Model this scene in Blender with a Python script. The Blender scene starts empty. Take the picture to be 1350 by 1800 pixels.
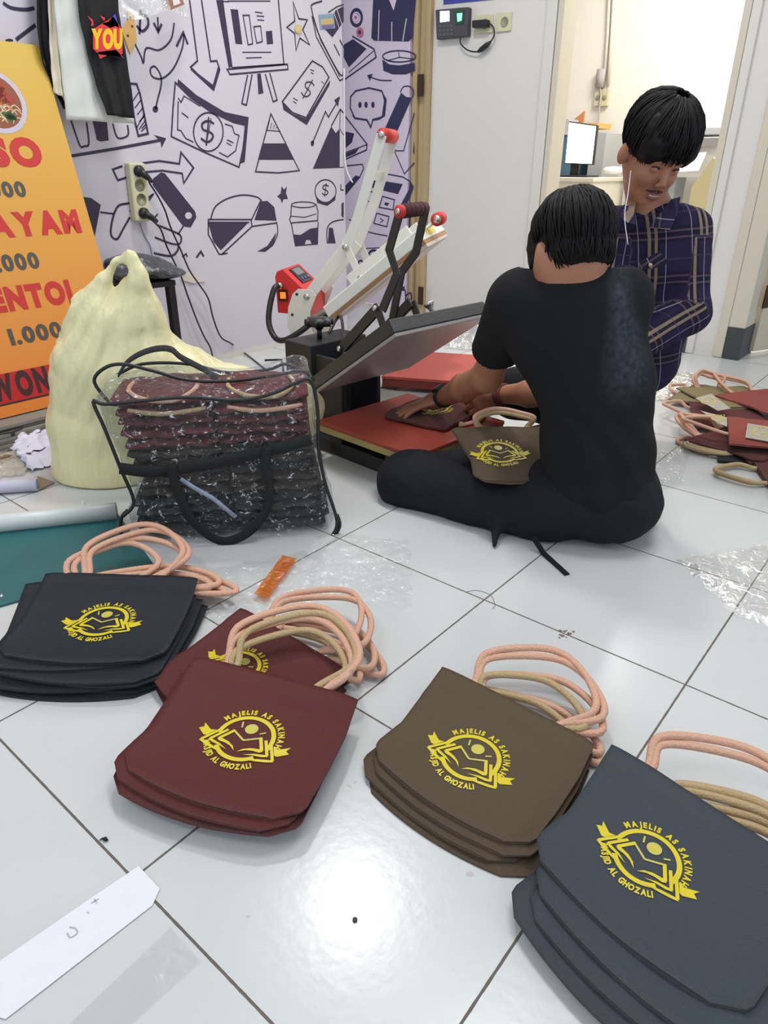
import bpy, bmesh, math, random
import numpy as np
from mathutils import Vector, Matrix
# ------------------------------------------------------------------ camera, world, lights, exposure
SC = bpy.context.scene
COL = SC.collection
PI = math.pi
YAW, PITCH, ROLL, FPX = -0.6906217604820905, 0.46161674496820804, 0.004458007369711776, 1220.4959778350317
CAM = np.array([0.993948, -0.238472, 0.783882])
def _axes():
    f = np.array([math.cos(PITCH)*math.sin(YAW), math.cos(PITCH)*math.cos(YAW), -math.sin(PITCH)])
    r = np.array([math.cos(YAW), -math.sin(YAW), 0.]); u = np.cross(r, f)
    return math.cos(ROLL)*r+math.sin(ROLL)*u, -math.sin(ROLL)*r+math.cos(ROLL)*u, f
RX, UX, FX = _axes()
HD = np.array([math.sin(YAW), math.cos(YAW), 0.])      # horizontal viewing heading
HR = np.array([math.cos(YAW), -math.sin(YAW), 0.])
cd = bpy.data.cameras.new('camera'); cam = bpy.data.objects.new('camera', cd); COL.objects.link(cam)
cd.sensor_fit = 'HORIZONTAL'; cd.sensor_width = 36.0; cd.lens = FPX/1350*36.0; cd.clip_start = 0.02; cd.clip_end = 60
m = Matrix(((RX[0], UX[0], -FX[0], CAM[0]), (RX[1], UX[1], -FX[1], CAM[1]), (RX[2], UX[2], -FX[2], CAM[2]), (0, 0, 0, 1)))
cam.matrix_world = m
SC.camera = cam
SC.view_settings.view_transform = 'Standard'; SC.view_settings.look = 'None'
SC.view_settings.exposure = 0.70; SC.view_settings.gamma = 1.0; SC.view_settings.use_curve_mapping = False
w = bpy.data.worlds.new('world'); SC.world = w; w.use_nodes = True
w.node_tree.nodes['Background'].inputs[0].default_value = (0.80, 0.90, 1.0, 1); w.node_tree.nodes['Background'].inputs[1].default_value = 0.62

def ray(x, y): return FX + RX*(x-675)/FPX - UX*(y-900)/FPX
def G(x, y, z=0.): v = ray(x, y); return CAM+v*(z-CAM[2])/v[2]          # seen point on the level plane z
def AT(x, y, D): v = ray(x, y); return CAM+v*D/(v@HD)                     # seen point at horizontal distance D
def PX(x, y, X): v = ray(x, y); return CAM+v*(X-CAM[0])/v[0]
def PY(x, y, Y): v = ray(x, y); return CAM+v*(Y-CAM[1])/v[1]
def PN(x, y, P, N): v = ray(x, y); N = np.array(N, float); return CAM+v*((np.array(P)-CAM)@N)/(v@N)
def V3(*a): return np.array(a, float)
def nrm(v): v = np.array(v, float); return v/np.linalg.norm(v)

def area(name, loc, size, power, col=(1, 1, 1), sy=None, rot=(0, 0, 0)):
    l = bpy.data.lights.new(name, 'AREA'); l.energy = power; l.color = col; l.size = size
    if sy: l.shape = 'RECTANGLE'; l.size_y = sy
    o = bpy.data.objects.new(name, l); COL.objects.link(o); o.location = loc; o.rotation_euler = rot
    return o
area('ceiling_lamp_light', (-0.70, 1.56, 2.86), 0.20, 17, (1.0, 0.98, 0.95), 0.30)
area('ceiling_panel_light', (0.6, 1.3, 2.86), 1.1, 17, (0.97, 0.99, 1.0), 0.5)
area('ceiling_panel_light', (0.3, -1.2, 2.86), 1.1, 10, (0.96, 0.98, 1.0), 0.5)
area('store_room_light', (-0.4, 4.4, 2.70), 0.9, 44, (1.0, 0.98, 0.94), 0.9)

# ------------------------------------------------------------------ materials
def L(r, g, b):
    f = lambda c: (c/255/12.92) if c/255 <= .04045 else ((c/255+.055)/1.055)**2.4
    return (f(r), f(g), f(b), 1)
MATS = {}
def mat(name, col, rough=.6, metal=0., bump=0., bscale=60., var=0., vscale=8., spec=.5, trans=0., emis=None, es=0., sheen=0., coat=0., stretch=None, bdist=.01):
    if name in MATS: return MATS[name]
    m = bpy.data.materials.new(name); m.use_nodes = True; nt = m.node_tree; b = nt.nodes['Principled BSDF']
    c = col if len(col) == 4 else L(*col)
    b.inputs['Base Color'].default_value = c; b.inputs['Roughness'].default_value = rough; b.inputs['Metallic'].default_value = metal
    b.inputs['Specular IOR Level'].default_value = spec
    if trans: b.inputs['Transmission Weight'].default_value = trans
    if sheen: b.inputs['Sheen Weight'].default_value = sheen
    if coat: b.inputs['Coat Weight'].default_value = coat
    if emis: b.inputs['Emission Color'].default_value = emis; b.inputs['Emission Strength'].default_value = es
    if bump or var:
        tc = nt.nodes.new('ShaderNodeTexCoord'); src = tc.outputs['Object']
        if stretch:
            mp = nt.nodes.new('ShaderNodeMapping'); mp.inputs['Scale'].default_value = stretch; nt.links.new(src, mp.inputs[0]); src = mp.outputs[0]
    if bump:
        n = nt.nodes.new('ShaderNodeTexNoise'); n.inputs['Scale'].default_value = bscale; n.inputs['Detail'].default_value = 4
        nt.links.new(src, n.inputs['Vector'])
        bp = nt.nodes.new('ShaderNodeBump'); bp.inputs['Strength'].default_value = bump; bp.inputs['Distance'].default_value = bdist
        nt.links.new(n.outputs['Fac'], bp.inputs['Height']); nt.links.new(bp.outputs[0], b.inputs['Normal'])
    if var:
        n2 = nt.nodes.new('ShaderNodeTexNoise'); n2.inputs['Scale'].default_value = vscale; n2.inputs['Detail'].default_value = 5
        nt.links.new(src, n2.inputs['Vector'])
        mx = nt.nodes.new('ShaderNodeMix'); mx.data_type = 'RGBA'
        mx.inputs[6].default_value = tuple(max(0, x*(1-var)) for x in c[:3])+(1,); mx.inputs[7].default_value = tuple(min(1, x*(1+var)) for x in c[:3])+(1,)
        nt.links.new(n2.outputs['Fac'], mx.inputs[0]); nt.links.new(mx.outputs[2], b.inputs['Base Color'])
    MATS[name] = m
    return m
def clear_mat(name, tint=(1, 1, 1, 1), gl=.12, rough=.08, bump=.6, bscale=30., haze=.1, hazec=(.8, .82, .84, 1), bd=.02, fr=.5, crease_glint=0., glint_scale=14.):
    """thin clear film: mostly see-through, wrinkled gloss, slight milky haze"""
    if name in MATS: return MATS[name]
    m = bpy.data.materials.new(name); m.use_nodes = True; nt = m.node_tree; nt.nodes.clear(); N = nt.nodes.new; K = nt.links.new
    out = N('ShaderNodeOutputMaterial'); tr = N('ShaderNodeBsdfTransparent'); tr.inputs[0].default_value = tint
    g = N('ShaderNodeBsdfGlossy'); g.inputs['Roughness'].default_value = rough; g.inputs['Color'].default_value = (1, 1, 1, 1)
    df = N('ShaderNodeBsdfDiffuse'); df.inputs[0].default_value = hazec
    tc = N('ShaderNodeTexCoord'); n = N('ShaderNodeTexNoise'); n.inputs['Scale'].default_value = bscale; n.inputs['Detail'].default_value = 5; n.inputs['Distortion'].default_value = 1.2
    K(tc.outputs['Object'], n.inputs['Vector']); bp = N('ShaderNodeBump'); bp.inputs['Strength'].default_value = bump; bp.inputs['Distance'].default_value = bd
    K(n.outputs['Fac'], bp.inputs['Height']); K(bp.outputs[0], g.inputs['Normal'])
    lw = N('ShaderNodeLayerWeight'); lw.inputs['Blend'].default_value = .35
    ma = N('ShaderNodeMath'); ma.operation = 'MULTIPLY_ADD'; ma.inputs[1].default_value = fr; ma.inputs[2].default_value = gl; ma.use_clamp = True
    K(lw.outputs['Fresnel'], ma.inputs[0])
    m1 = N('ShaderNodeMixShader'); m1.inputs[0].default_value = haze; K(tr.outputs[0], m1.inputs[1]); K(df.outputs[0], m1.inputs[2])
    m2 = N('ShaderNodeMixShader'); K(ma.outputs[0], m2.inputs[0]); K(m1.outputs[0], m2.inputs[1]); K(g.outputs[0], m2.inputs[2])
    last = m2.outputs[0]
    if crease_glint:      # sparkle highlights painted as white streaks along the film's creases
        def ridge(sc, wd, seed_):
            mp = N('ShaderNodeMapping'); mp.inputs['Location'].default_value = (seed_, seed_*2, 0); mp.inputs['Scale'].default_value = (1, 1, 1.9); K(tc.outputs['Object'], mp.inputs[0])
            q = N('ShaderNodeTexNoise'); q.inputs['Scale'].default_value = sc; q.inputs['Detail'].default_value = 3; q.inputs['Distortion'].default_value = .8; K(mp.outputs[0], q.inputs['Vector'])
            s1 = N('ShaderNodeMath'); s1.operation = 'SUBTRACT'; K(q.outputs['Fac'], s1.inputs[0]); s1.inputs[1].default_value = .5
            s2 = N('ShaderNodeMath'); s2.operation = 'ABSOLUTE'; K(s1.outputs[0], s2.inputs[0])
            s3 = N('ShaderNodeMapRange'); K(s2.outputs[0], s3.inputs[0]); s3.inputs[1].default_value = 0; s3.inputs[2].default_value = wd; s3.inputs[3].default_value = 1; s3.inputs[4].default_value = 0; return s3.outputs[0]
        r1 = ridge(glint_scale, .014, 1.3); r2 = ridge(glint_scale*2.4, .012, 5.1)
        sp = N('ShaderNodeTexNoise'); sp.inputs['Scale'].default_value = glint_scale*6; K(tc.outputs['Object'], sp.inputs['Vector']); sm = N('ShaderNodeMapRange'); K(sp.outputs['Fac'], sm.inputs[0]); sm.inputs[1].default_value = .5; sm.inputs[2].default_value = .68
        mxx = N('ShaderNodeMath'); mxx.operation = 'MAXIMUM'; K(r1, mxx.inputs[0]); K(r2, mxx.inputs[1]); mu_ = N('ShaderNodeMath'); mu_.operation = 'MULTIPLY'; K(mxx.outputs[0], mu_.inputs[0]); K(sm.outputs[0], mu_.inputs[1]); mc = N('ShaderNodeMath'); mc.operation = 'MULTIPLY'; K(mu_.outputs[0], mc.inputs[0]); mc.inputs[1].default_value = crease_glint
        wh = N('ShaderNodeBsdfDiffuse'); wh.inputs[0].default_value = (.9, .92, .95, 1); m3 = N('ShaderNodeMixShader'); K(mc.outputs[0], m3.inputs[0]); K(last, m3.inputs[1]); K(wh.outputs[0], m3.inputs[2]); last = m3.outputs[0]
    K(last, out.inputs[0]); MATS[name] = m
    return m

# ------------------------------------------------------------------ object helpers
def tag(o, label=None, cat=None, group=None, kind=None):
    if label: o['label'] = label
    if cat: o['category'] = cat
    if group: o['group'] = group
    if kind: o['kind'] = kind
    return o
def thing(name, loc, label, cat, group=None, rz=0.):
    o = bpy.data.objects.new(name, None); COL.objects.link(o); o.location = Vector([float(x) for x in loc]); o.rotation_euler = (0, 0, rz)
    o.empty_display_size = .05
    bpy.context.view_layer.update()
    return tag(o, label, cat, group)
def catmull(pts, n=8, closed=False):
    P = [np.array(p, float) for p in pts]; out = []; N = len(P)
    for i in range(N if closed else N-1):
        g = (lambda k: P[k % N]) if closed else (lambda k: P[min(max(k, 0), N-1)])
        p0, p1, p2, p3 = g(i-1), g(i), g(i+1), g(i+2)
        for k in range(n):
            t = k/n
            out.append(.5*((2*p1)+(-p0+p2)*t+(2*p0-5*p1+4*p2-p3)*t*t+(-p0+3*p1-3*p2+p3)*t**3))
    if not closed: out.append(P[-1])
    return out
class MB:
    def __init__(s): s.v = []; s.f = []; s.m = []; s.cur = 0
    def add(s, vs, fs):
        b = len(s.v); s.v += [tuple(map(float, v)) for v in vs]; s.f += [tuple(b+i for i in f) for f in fs]; s.m += [s.cur]*len(fs); return s
    def mesh(s, name, mats, smooth=True, world=None):
        me = bpy.data.meshes.new(name); vs = s.v
        if world is not None:
            inv = world.inverted(); vs = [inv @ Vector(v) for v in vs]
        me.from_pydata(vs, [], s.f)
        for m in (mats if isinstance(mats, (list, tuple)) else [mats]): me.materials.append(m)
        for p, k in zip(me.polygons, s.m): p.material_index = k; p.use_smooth = smooth
        me.update(); return me
    def build(s, name, mats, parent=None, smooth=True, local=False, bevel=0., loc=None, sub=0, recalc=True):
        w = None
        if parent is not None and not local:
            w = MW(parent)
        me = s.mesh(name, mats, smooth, w)
        if recalc:
            bm = bmesh.new(); bm.from_mesh(me); bmesh.ops.recalc_face_normals(bm, faces=bm.faces); bm.to_mesh(me); bm.free()
        o = bpy.data.objects.new(name, me); COL.objects.link(o)
        if parent is not None: o.parent = parent
        elif loc is not None:
            o.location = loc; me.transform(Matrix.Translation(-Vector(loc)))
        if bevel:
            b = o.modifiers.new('bevel', 'BEVEL'); b.width = bevel; b.segments = 2; b.limit_method = 'ANGLE'; b.angle_limit = .7
            if smooth:
                me.polygons.foreach_set('use_smooth', [True]*len(me.polygons))
                wn = o.modifiers.new('wn', 'WEIGHTED_NORMAL'); wn.keep_sharp = False
        if sub:
            b = o.modifiers.new('sub', 'SUBSURF'); b.levels = sub; b.render_levels = sub
        return o
    def hexa(s, c):   # 8 corners: bottom 4 then top 4, each loop ccw
        return s.add(c, [(3, 2, 1, 0), (4, 5, 6, 7), (0, 1, 5, 4), (1, 2, 6, 5), (2, 3, 7, 6), (3, 0, 4, 7)])
    def box(s, c, size, ax=None):
        ax = ax or (V3(1, 0, 0), V3(0, 1, 0), V3(0, 0, 1)); c = np.array(c, float); h = [size[i]/2*np.array(ax[i]) for i in range(3)]
        return s.hexa([c-h[0]-h[1]-h[2], c+h[0]-h[1]-h[2], c+h[0]+h[1]-h[2], c-h[0]+h[1]-h[2], c-h[0]-h[1]+h[2], c+h[0]-h[1]+h[2], c+h[0]+h[1]+h[2], c-h[0]+h[1]+h[2]])
    def bb(s, a, b): a = np.array(a, float); b = np.array(b, float); return s.box((a+b)/2, np.abs(b-a))
    def tube(s, pts, r, n=8, closed=False, flat=None):
        P = [np.array(p, float) for p in pts]; N = len(P); rs = r if isinstance(r, (list, tuple, np.ndarray)) else [r]*N
        vs = []; prev = None
        for i in range(N):
            t = (P[(i+1) % N]-P[i-1]) if closed else (P[min(i+1, N-1)]-P[max(i-1, 0)])
            t = t/(np.linalg.norm(t)+1e-12)
            if prev is None:
                a = V3(0, 0, 1) if abs(t[2]) < .9 else V3(1, 0, 0)
                u = np.cross(t, a)
            else: u = prev-t*(prev@t)
            u = u/(np.linalg.norm(u)+1e-12); prev = u; w2 = np.cross(t, u)
            for k in range(n):
                a = 2*PI*k/n; vs.append(P[i]+rs[i]*(math.cos(a)*u+math.sin(a)*w2))
        fs = []
        for i in range(N if closed else N-1):
            j = (i+1) % N
            for k in range(n): k2 = (k+1) % n; fs.append((i*n+k, i*n+k2, j*n+k2, j*n+k))
        if not closed: fs.append(tuple(range(n))[::-1]); fs.append(tuple((N-1)*n+k for k in range(n)))
        return s.add(vs, fs)
    def cyl(s, a, b, r, n=20, r2=None): return s.tube([a, b], [r, r if r2 is None else r2], n)
    def strap(s, pts, w, t, wdir):    # flat band along pts, width along wdir
        P = [np.array(p, float) for p in pts]; N = len(P); vs = []
        for i in range(N):
            tg = nrm(P[min(i+1, N-1)]-P[max(i-1, 0)]); wd = np.array(wdir[i] if isinstance(wdir, list) else wdir, float); wd = nrm(wd-tg*(wd@tg)); nn = np.cross(tg, wd)
            for a, b in ((-1, -1), (1, -1), (1, 1), (-1, 1)): vs.append(P[i]+wd*a*w/2+nn*b*t/2)
        fs = [tuple(i*4+k for k in range(4)) for i in (0,)]+[tuple((N-1)*4+k for k in (3, 2, 1, 0))]
        for i in range(N-1):
            for k in range(4): k2 = (k+1) % 4; fs.append((i*4+k, (i+1)*4+k, (i+1)*4+k2, i*4+k2))
        return s.add(vs, fs)
    def plate(s, poly, nvec, t):      # polygon extruded along nvec by t (centred)
        n = nrm(nvec)*t/2; N = len(poly); P = [np.array(p, float) for p in poly]
        vs = [p-n for p in P]+[p+n for p in P]
        fs = [tuple(range(N))[::-1], tuple(range(N, 2*N))]+[(i, (i+1) % N, N+(i+1) % N, N+i) for i in range(N)]
        return s.add(vs, fs)
    def lathe(s, prof, c, ax=None, n=24):   # prof: list of (r,h) along axis
        ax = nrm(ax if ax is not None else (0, 0, 1)); a = V3(1, 0, 0) if abs(ax[0]) < .9 else V3(0, 1, 0)
        u = nrm(np.cross(ax, a)); w2 = np.cross(ax, u); c = np.array(c, float); vs = []
        for r, h in prof:
            for k in range(n): t = 2*PI*k/n; vs.append(c+ax*h+r*(math.cos(t)*u+math.sin(t)*w2))
        fs = []
        for i in range(len(prof)-1):
            for k in range(n): k2 = (k+1) % n; fs.append((i*n+k, i*n+k2, (i+1)*n+k2, (i+1)*n+k))
        if prof[0][0] > 1e-5: fs.append(tuple(range(n))[::-1])
        if prof[-1][0] > 1e-5: fs.append(tuple((len(prof)-1)*n+k for k in range(n)))
        return s.add(vs, fs)
    def grid(s, fn, nu, nv, closeu=False):
        vs = [fn(i/(nu if closeu else nu-1), j/(nv-1)) for j in range(nv) for i in range(nu)]
        fs = []
        for j in range(nv-1):
            for i in range(nu if closeu else nu-1): i2 = (i+1) % nu; fs.append((j*nu+i, j*nu+i2, (j+1)*nu+i2, (j+1)*nu+i))
        return s.add(vs, fs)
def MW(o):
    m = Matrix.Translation(o.location) @ o.rotation_euler.to_matrix().to_4x4()
    return (MW(o.parent) @ m) if o.parent else m
# 2D line art on a plane: map(x, y) -> 3D, n = normal; ribbons and fills at tiny stand-off
class Art:
    def __init__(s, mp, n, lift=.0008): s.mp = mp; s.n = nrm(n); s.b = MB(); s.lift = lift; s.k = 0
    def P(s, p, k=0): return s.mp(*p)+s.n*(s.lift+.0001*k)
    def stroke(s, pts, w, closed=False, smooth=False, k=1, m=0):
        if smooth: pts = catmull(pts, 6, closed)
        P = [s.P(p, k) for p in pts]
        if closed: P = P+[P[0]]
        N = len(P); Lf = []; Rt = []
        for i in range(N):
            if closed and i in (0, N-1): a = P[-2]; b = P[1]
            else: a = P[max(i-1, 0)]; b = P[min(i+1, N-1)]
            t1 = P[i]-a; t2 = b-P[i]; l1 = np.linalg.norm(t1); l2 = np.linalg.norm(t2)
            t = nrm((t1/l1 if l1 > 1e-9 else 0)+(t2/l2 if l2 > 1e-9 else 0)+1e-9); sd = np.cross(s.n, t)
            d = abs(np.dot(t, t1/l1)) if l1 > 1e-9 else 1; sc = 1/max(d, .55)
            Lf.append(P[i]+sd*w/2*sc); Rt.append(P[i]-sd*w/2*sc)
        s.b.cur = m; s.b.add(Lf+Rt, [(i, N+i, N+i+1, i+1) for i in range(N-1)])
    def fill(s, pts, m=0, k=0, smooth=False):
        if smooth: pts = catmull(pts, 6, True)
        P = [s.P(p, k) for p in pts]
        from mathutils.geometry import tessellate_polygon
        tr = tessellate_polygon([[Vector(p) for p in P]])
        s.b.cur = m; s.b.add(P, [tuple(t) for t in tr])
    def ell(s, cx, cy, rx, ry, w=None, m=0, k=1, a0=0, a1=2*PI, rot=0):
        n = 28; full = abs(a1-a0-2*PI) < 1e-6
        pts = []
        for i in range(n if full else n+1):
            t = a0+(a1-a0)*i/n; x = rx*math.cos(t); y = ry*math.sin(t)
            pts.append((cx+x*math.cos(rot)-y*math.sin(rot), cy+x*math.sin(rot)+y*math.cos(rot)))
        if w: s.stroke(pts, w, closed=full, k=k, m=m)
        else: s.fill(pts, m, k)
GL = {}
def glyph(ch, off=0.):
    if (ch, off) in GL: return GL[(ch, off)]
    c = bpy.data.curves.new('t', 'FONT'); c.body = ch; c.size = 1; c.offset = off; c.resolution_u = 4; c.fill_mode = 'FRONT' if hasattr(c, 'fill_mode') else 'BOTH'
    c.dimensions = '2D'
    o = bpy.data.objects.new('t', c); COL.objects.link(o); bpy.context.view_layer.update()
    me = o.evaluated_get(bpy.context.evaluated_depsgraph_get()).to_mesh()
    vs = [tuple(v.co[:2]) for v in me.vertices]; fs = [tuple(p.vertices) for p in me.polygons]
    bpy.data.objects.remove(o); bpy.data.curves.remove(c)
    x0 = min(v[0] for v in vs) if vs else 0; x1 = max(v[0] for v in vs) if vs else .3
    GL[(ch, off)] = ([(v[0]-x0, v[1]) for v in vs], fs, x1-x0)
    return GL[(ch, off)]
def text_line(art, s, x, y, size, off=.02, m=0, k=2, gap=.09, sx=1., slant=0., flip=-1, tilt=0.):
    """text in the art's own 2D space; flip=-1 when y grows downwards"""
    cx = 0
    for ch in s:
        if ch == ' ': cx += .3*size; continue
        vs, fs, wd = glyph(ch, off)
        P = []
        for vx, vy in vs:
            a = cx+vx*size*sx+slant*vy*size; b = vy*size
            P.append(art.P((x+a*math.cos(tilt)-b*math.sin(tilt)*flip*-1, y+flip*b+a*math.sin(tilt)), k))
        art.b.cur = m; art.b.add(P, fs); cx += (wd*sx+gap)*size
    return cx
def text_arc(art, s, R, a_mid, size, off=.03, m=0, k=2, gap=.12, below=False, sx=1.):
    ws = [(.3 if ch == ' ' else glyph(ch, off)[2]*sx)+gap for ch in s]; tot = sum(ws)*size/R
    a = a_mid+(tot/2 if not below else -tot/2)
    for ch, wd in zip(s, ws):
        da = wd*size/R
        am = a-da/2 if not below else a+da/2
        if ch != ' ':
            vs, fs, gw = glyph(ch, off); P = []
            for vx, vy in vs:
                lx = (vx-gw/2)*size*sx; ly = vy*size
                if not below: rr = R+ly; P.append(art.P((rr*math.cos(am)+lx*math.sin(am), rr*math.sin(am)-lx*math.cos(am)), k))
                else: rr = R-ly; P.append(art.P((rr*math.cos(am)-lx*math.sin(am), rr*math.sin(am)+lx*math.cos(am)), k))
            art.b.cur = m; art.b.add(P, fs)
        a = a-da if not below else a+da
rnd = random.Random(7)

# ------------------------------------------------------------------ signed-distance modelling (continuous bodies and cloth)
class SDF:
    def __init__(s, lo, hi, h):
        s.lo = np.array(lo, float); s.h = h; s.n = np.ceil((np.array(hi)-s.lo)/h).astype(int)+1
        s.f = np.full(s.n, .04, np.float32)
        s.ax = [s.lo[i]+h*np.arange(s.n[i]) for i in range(3)]
    def sl(s, a, b):
        i0 = np.clip(np.floor((a-s.lo)/s.h).astype(int), 0, s.n); i1 = np.clip(np.ceil((b-s.lo)/s.h).astype(int)+1, 0, s.n)
        S = tuple(slice(i0[k], i1[k]) for k in range(3))
        return S, np.meshgrid(s.ax[0][S[0]], s.ax[1][S[1]], s.ax[2][S[2]], indexing='ij', sparse=True)
    def comb(s, S, d, k, op):
        a = s.f[S]; d = d.astype(np.float32)
        if op == 'sub': d = -d; 
        if op in ('sub', 'int'):
            hh = np.maximum(k-np.abs(a-d), 0)/k if k > 0 else 0
            s.f[S] = np.maximum(a, d)+(hh*hh*k*.25)
        else:
            hh = np.maximum(k-np.abs(a-d), 0)/k if k > 0 else 0
            s.f[S] = np.minimum(a, d)-(hh*hh*k*.25)
    def cap(s, a, b, r0, r1=None, k=.015, op='add'):
        a = np.array(a, float); b = np.array(b, float); r1 = r0 if r1 is None else r1; R = max(r0, r1)+k+.04
        S, (X, Y, Z) = s.sl(np.minimum(a, b)-R, np.maximum(a, b)+R)
        ab = b-a; L2 = ab@ab+1e-12
        t = np.clip(((X-a[0])*ab[0]+(Y-a[1])*ab[1]+(Z-a[2])*ab[2])/L2, 0, 1)
        d = np.sqrt((X-a[0]-t*ab[0])**2+(Y-a[1]-t*ab[1])**2+(Z-a[2]-t*ab[2])**2)-(r0+(r1-r0)*t)
        s.comb(S, d, k, op); return s
    def ell(s, c, r, ax=None, k=.015, op='add'):
        c = np.array(c, float); r = np.array(r, float); R = r.max()+k+.04
        S, (X, Y, Z) = s.sl(c-R, c+R); A = np.eye(3) if ax is None else np.array(ax, float)
        q = [(X-c[0])*A[i][0]+(Y-c[1])*A[i][1]+(Z-c[2])*A[i][2] for i in range(3)]
        k0 = np.sqrt(sum((q[i]/r[i])**2 for i in range(3))); k1 = np.sqrt(sum((q[i]/r[i]**2)**2 for i in range(3)))+1e-9
        s.comb(S, k0*(k0-1)/k1, k, op); return s
    def half(s, p, n, k=.004, op='int', box=None):    # keep the side opposite to n
        p = np.array(p, float); n = nrm(n)
        if box is None: S, (X, Y, Z) = s.sl(s.lo, s.lo+s.h*s.n)
        else: S, (X, Y, Z) = s.sl(np.array(box[0], float), np.array(box[1], float))
        s.comb(S, (X-p[0])*n[0]+(Y-p[1])*n[1]+(Z-p[2])*n[2], k, op); return s
    def disp(s, fn):
        X, Y, Z = np.meshgrid(*s.ax, indexing='ij', sparse=True); s.f = s.f+fn(X, Y, Z).astype(np.float32); return s
    def verts(s):
        f = s.f; f[0] = f[-1] = .04; f[:, 0] = f[:, -1] = .04; f[:, :, 0] = f[:, :, -1] = .04
        neg = f < 0; nx, ny, nz = s.n-1
        c = np.zeros((nx, ny, nz), np.uint8)
        for i in (0, 1):
            for j in (0, 1):
                for k in (0, 1): c += neg[i:nx+i, j:ny+j, k:nz+k]
        idx = np.argwhere((c > 0) & (c < 8)); M = len(idx)
        vid = np.full((nx, ny, nz), -1, np.int64); vid[tuple(idx.T)] = np.arange(M)
        acc = np.zeros((M, 3)); cnt = np.zeros(M)
        cs = [(i, j, k) for i in (0, 1) for j in (0, 1) for k in (0, 1)]
        vals = {q: f[idx[:, 0]+q[0], idx[:, 1]+q[1], idx[:, 2]+q[2]] for q in cs}
        for a in cs:
            for d in range(3):
                if a[d] == 0:
                    b = tuple(a[e]+(1 if e == d else 0) for e in range(3)); va, vb = vals[a], vals[b]; ms = (va < 0) != (vb < 0)
                    t = np.where(ms, va/(va-vb+1e-20), 0); p = np.tile(np.array(a, float), (M, 1)); p[:, d] += t
                    acc[ms] += p[ms]; cnt[ms] += 1
        V = s.lo+s.h*(idx+acc/cnt[:, None])
        F = []
        for d in range(3):
            e1, e2 = [(1, 2), (2, 0), (0, 1)][d]
            sl0 = [slice(None)]*3; sl1 = [slice(None)]*3; sl0[d] = slice(0, -1); sl1[d] = slice(1, None)
            A = neg[tuple(sl0)]; B = neg[tuple(sl1)]; q = np.argwhere(A != B); q = q[(q[:, e1] > 0) & (q[:, e2] > 0)]
            q = q[(q[:, e1] < s.n[e1]-1) & (q[:, e2] < s.n[e2]-1)]
            sg = A[tuple(q.T)]
            def g(o1, o2): z = q.copy(); z[:, e1] -= o1; z[:, e2] -= o2; return vid[tuple(z.T)]
            quad = np.stack([g(1, 1), g(0, 1), g(0, 0), g(1, 0)], 1); quad[~sg] = quad[~sg][:, ::-1]; F.append(quad)
        return V, np.concatenate(F)
    def build(s, name, m, parent, attr=None, relax=1, smooth_iter=0):
        V, F = s.verts()
        F = F[(F >= 0).all(1)]
        # neighbour relaxation to lose the grid's stair-steps
        for _ in range(relax):
            ac = np.zeros_like(V); ct = np.zeros(len(V))
            for a, b in ((0, 1), (1, 2), (2, 3), (3, 0)):
                np.add.at(ac, F[:, a], V[F[:, b]]); np.add.at(ct, F[:, a], 1)
                np.add.at(ac, F[:, b], V[F[:, a]]); np.add.at(ct, F[:, b], 1)
            V = V*.5+.5*ac/np.maximum(ct, 1)[:, None]
        me = bpy.data.meshes.new(name); W = V
        if parent is not None:
            inv = np.array(MW(parent).inverted()); W = V@inv[:3, :3].T+inv[:3, 3]
        me.from_pydata(W.tolist(), [], F.tolist()); me.materials.append(m)
        me.polygons.foreach_set('use_smooth', [True]*len(me.polygons))
        if attr:
            for an, fn in attr.items():
                val = fn(V); at = me.attributes.new(an, 'FLOAT_VECTOR', 'POINT'); at.data.foreach_set('vector', np.asarray(val, np.float32).ravel())
        me.update(); o = bpy.data.objects.new(name, me); COL.objects.link(o)
        if parent is not None: o.parent = parent
        return o
def nz(X, Y, Z, f, seed=0):
    r = np.random.RandomState(seed); s = 0
    for i in range(4):
        a = r.normal(size=3); a = a/np.linalg.norm(a)*f*(1+.35*i); s = s+np.sin(a[0]*X+a[1]*Y+a[2]*Z+r.rand()*6.3+1.3*np.sin((a[1]*X+a[2]*Y-a[0]*Z)*.6+i))/(1+.3*i)
    return s/3
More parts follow.
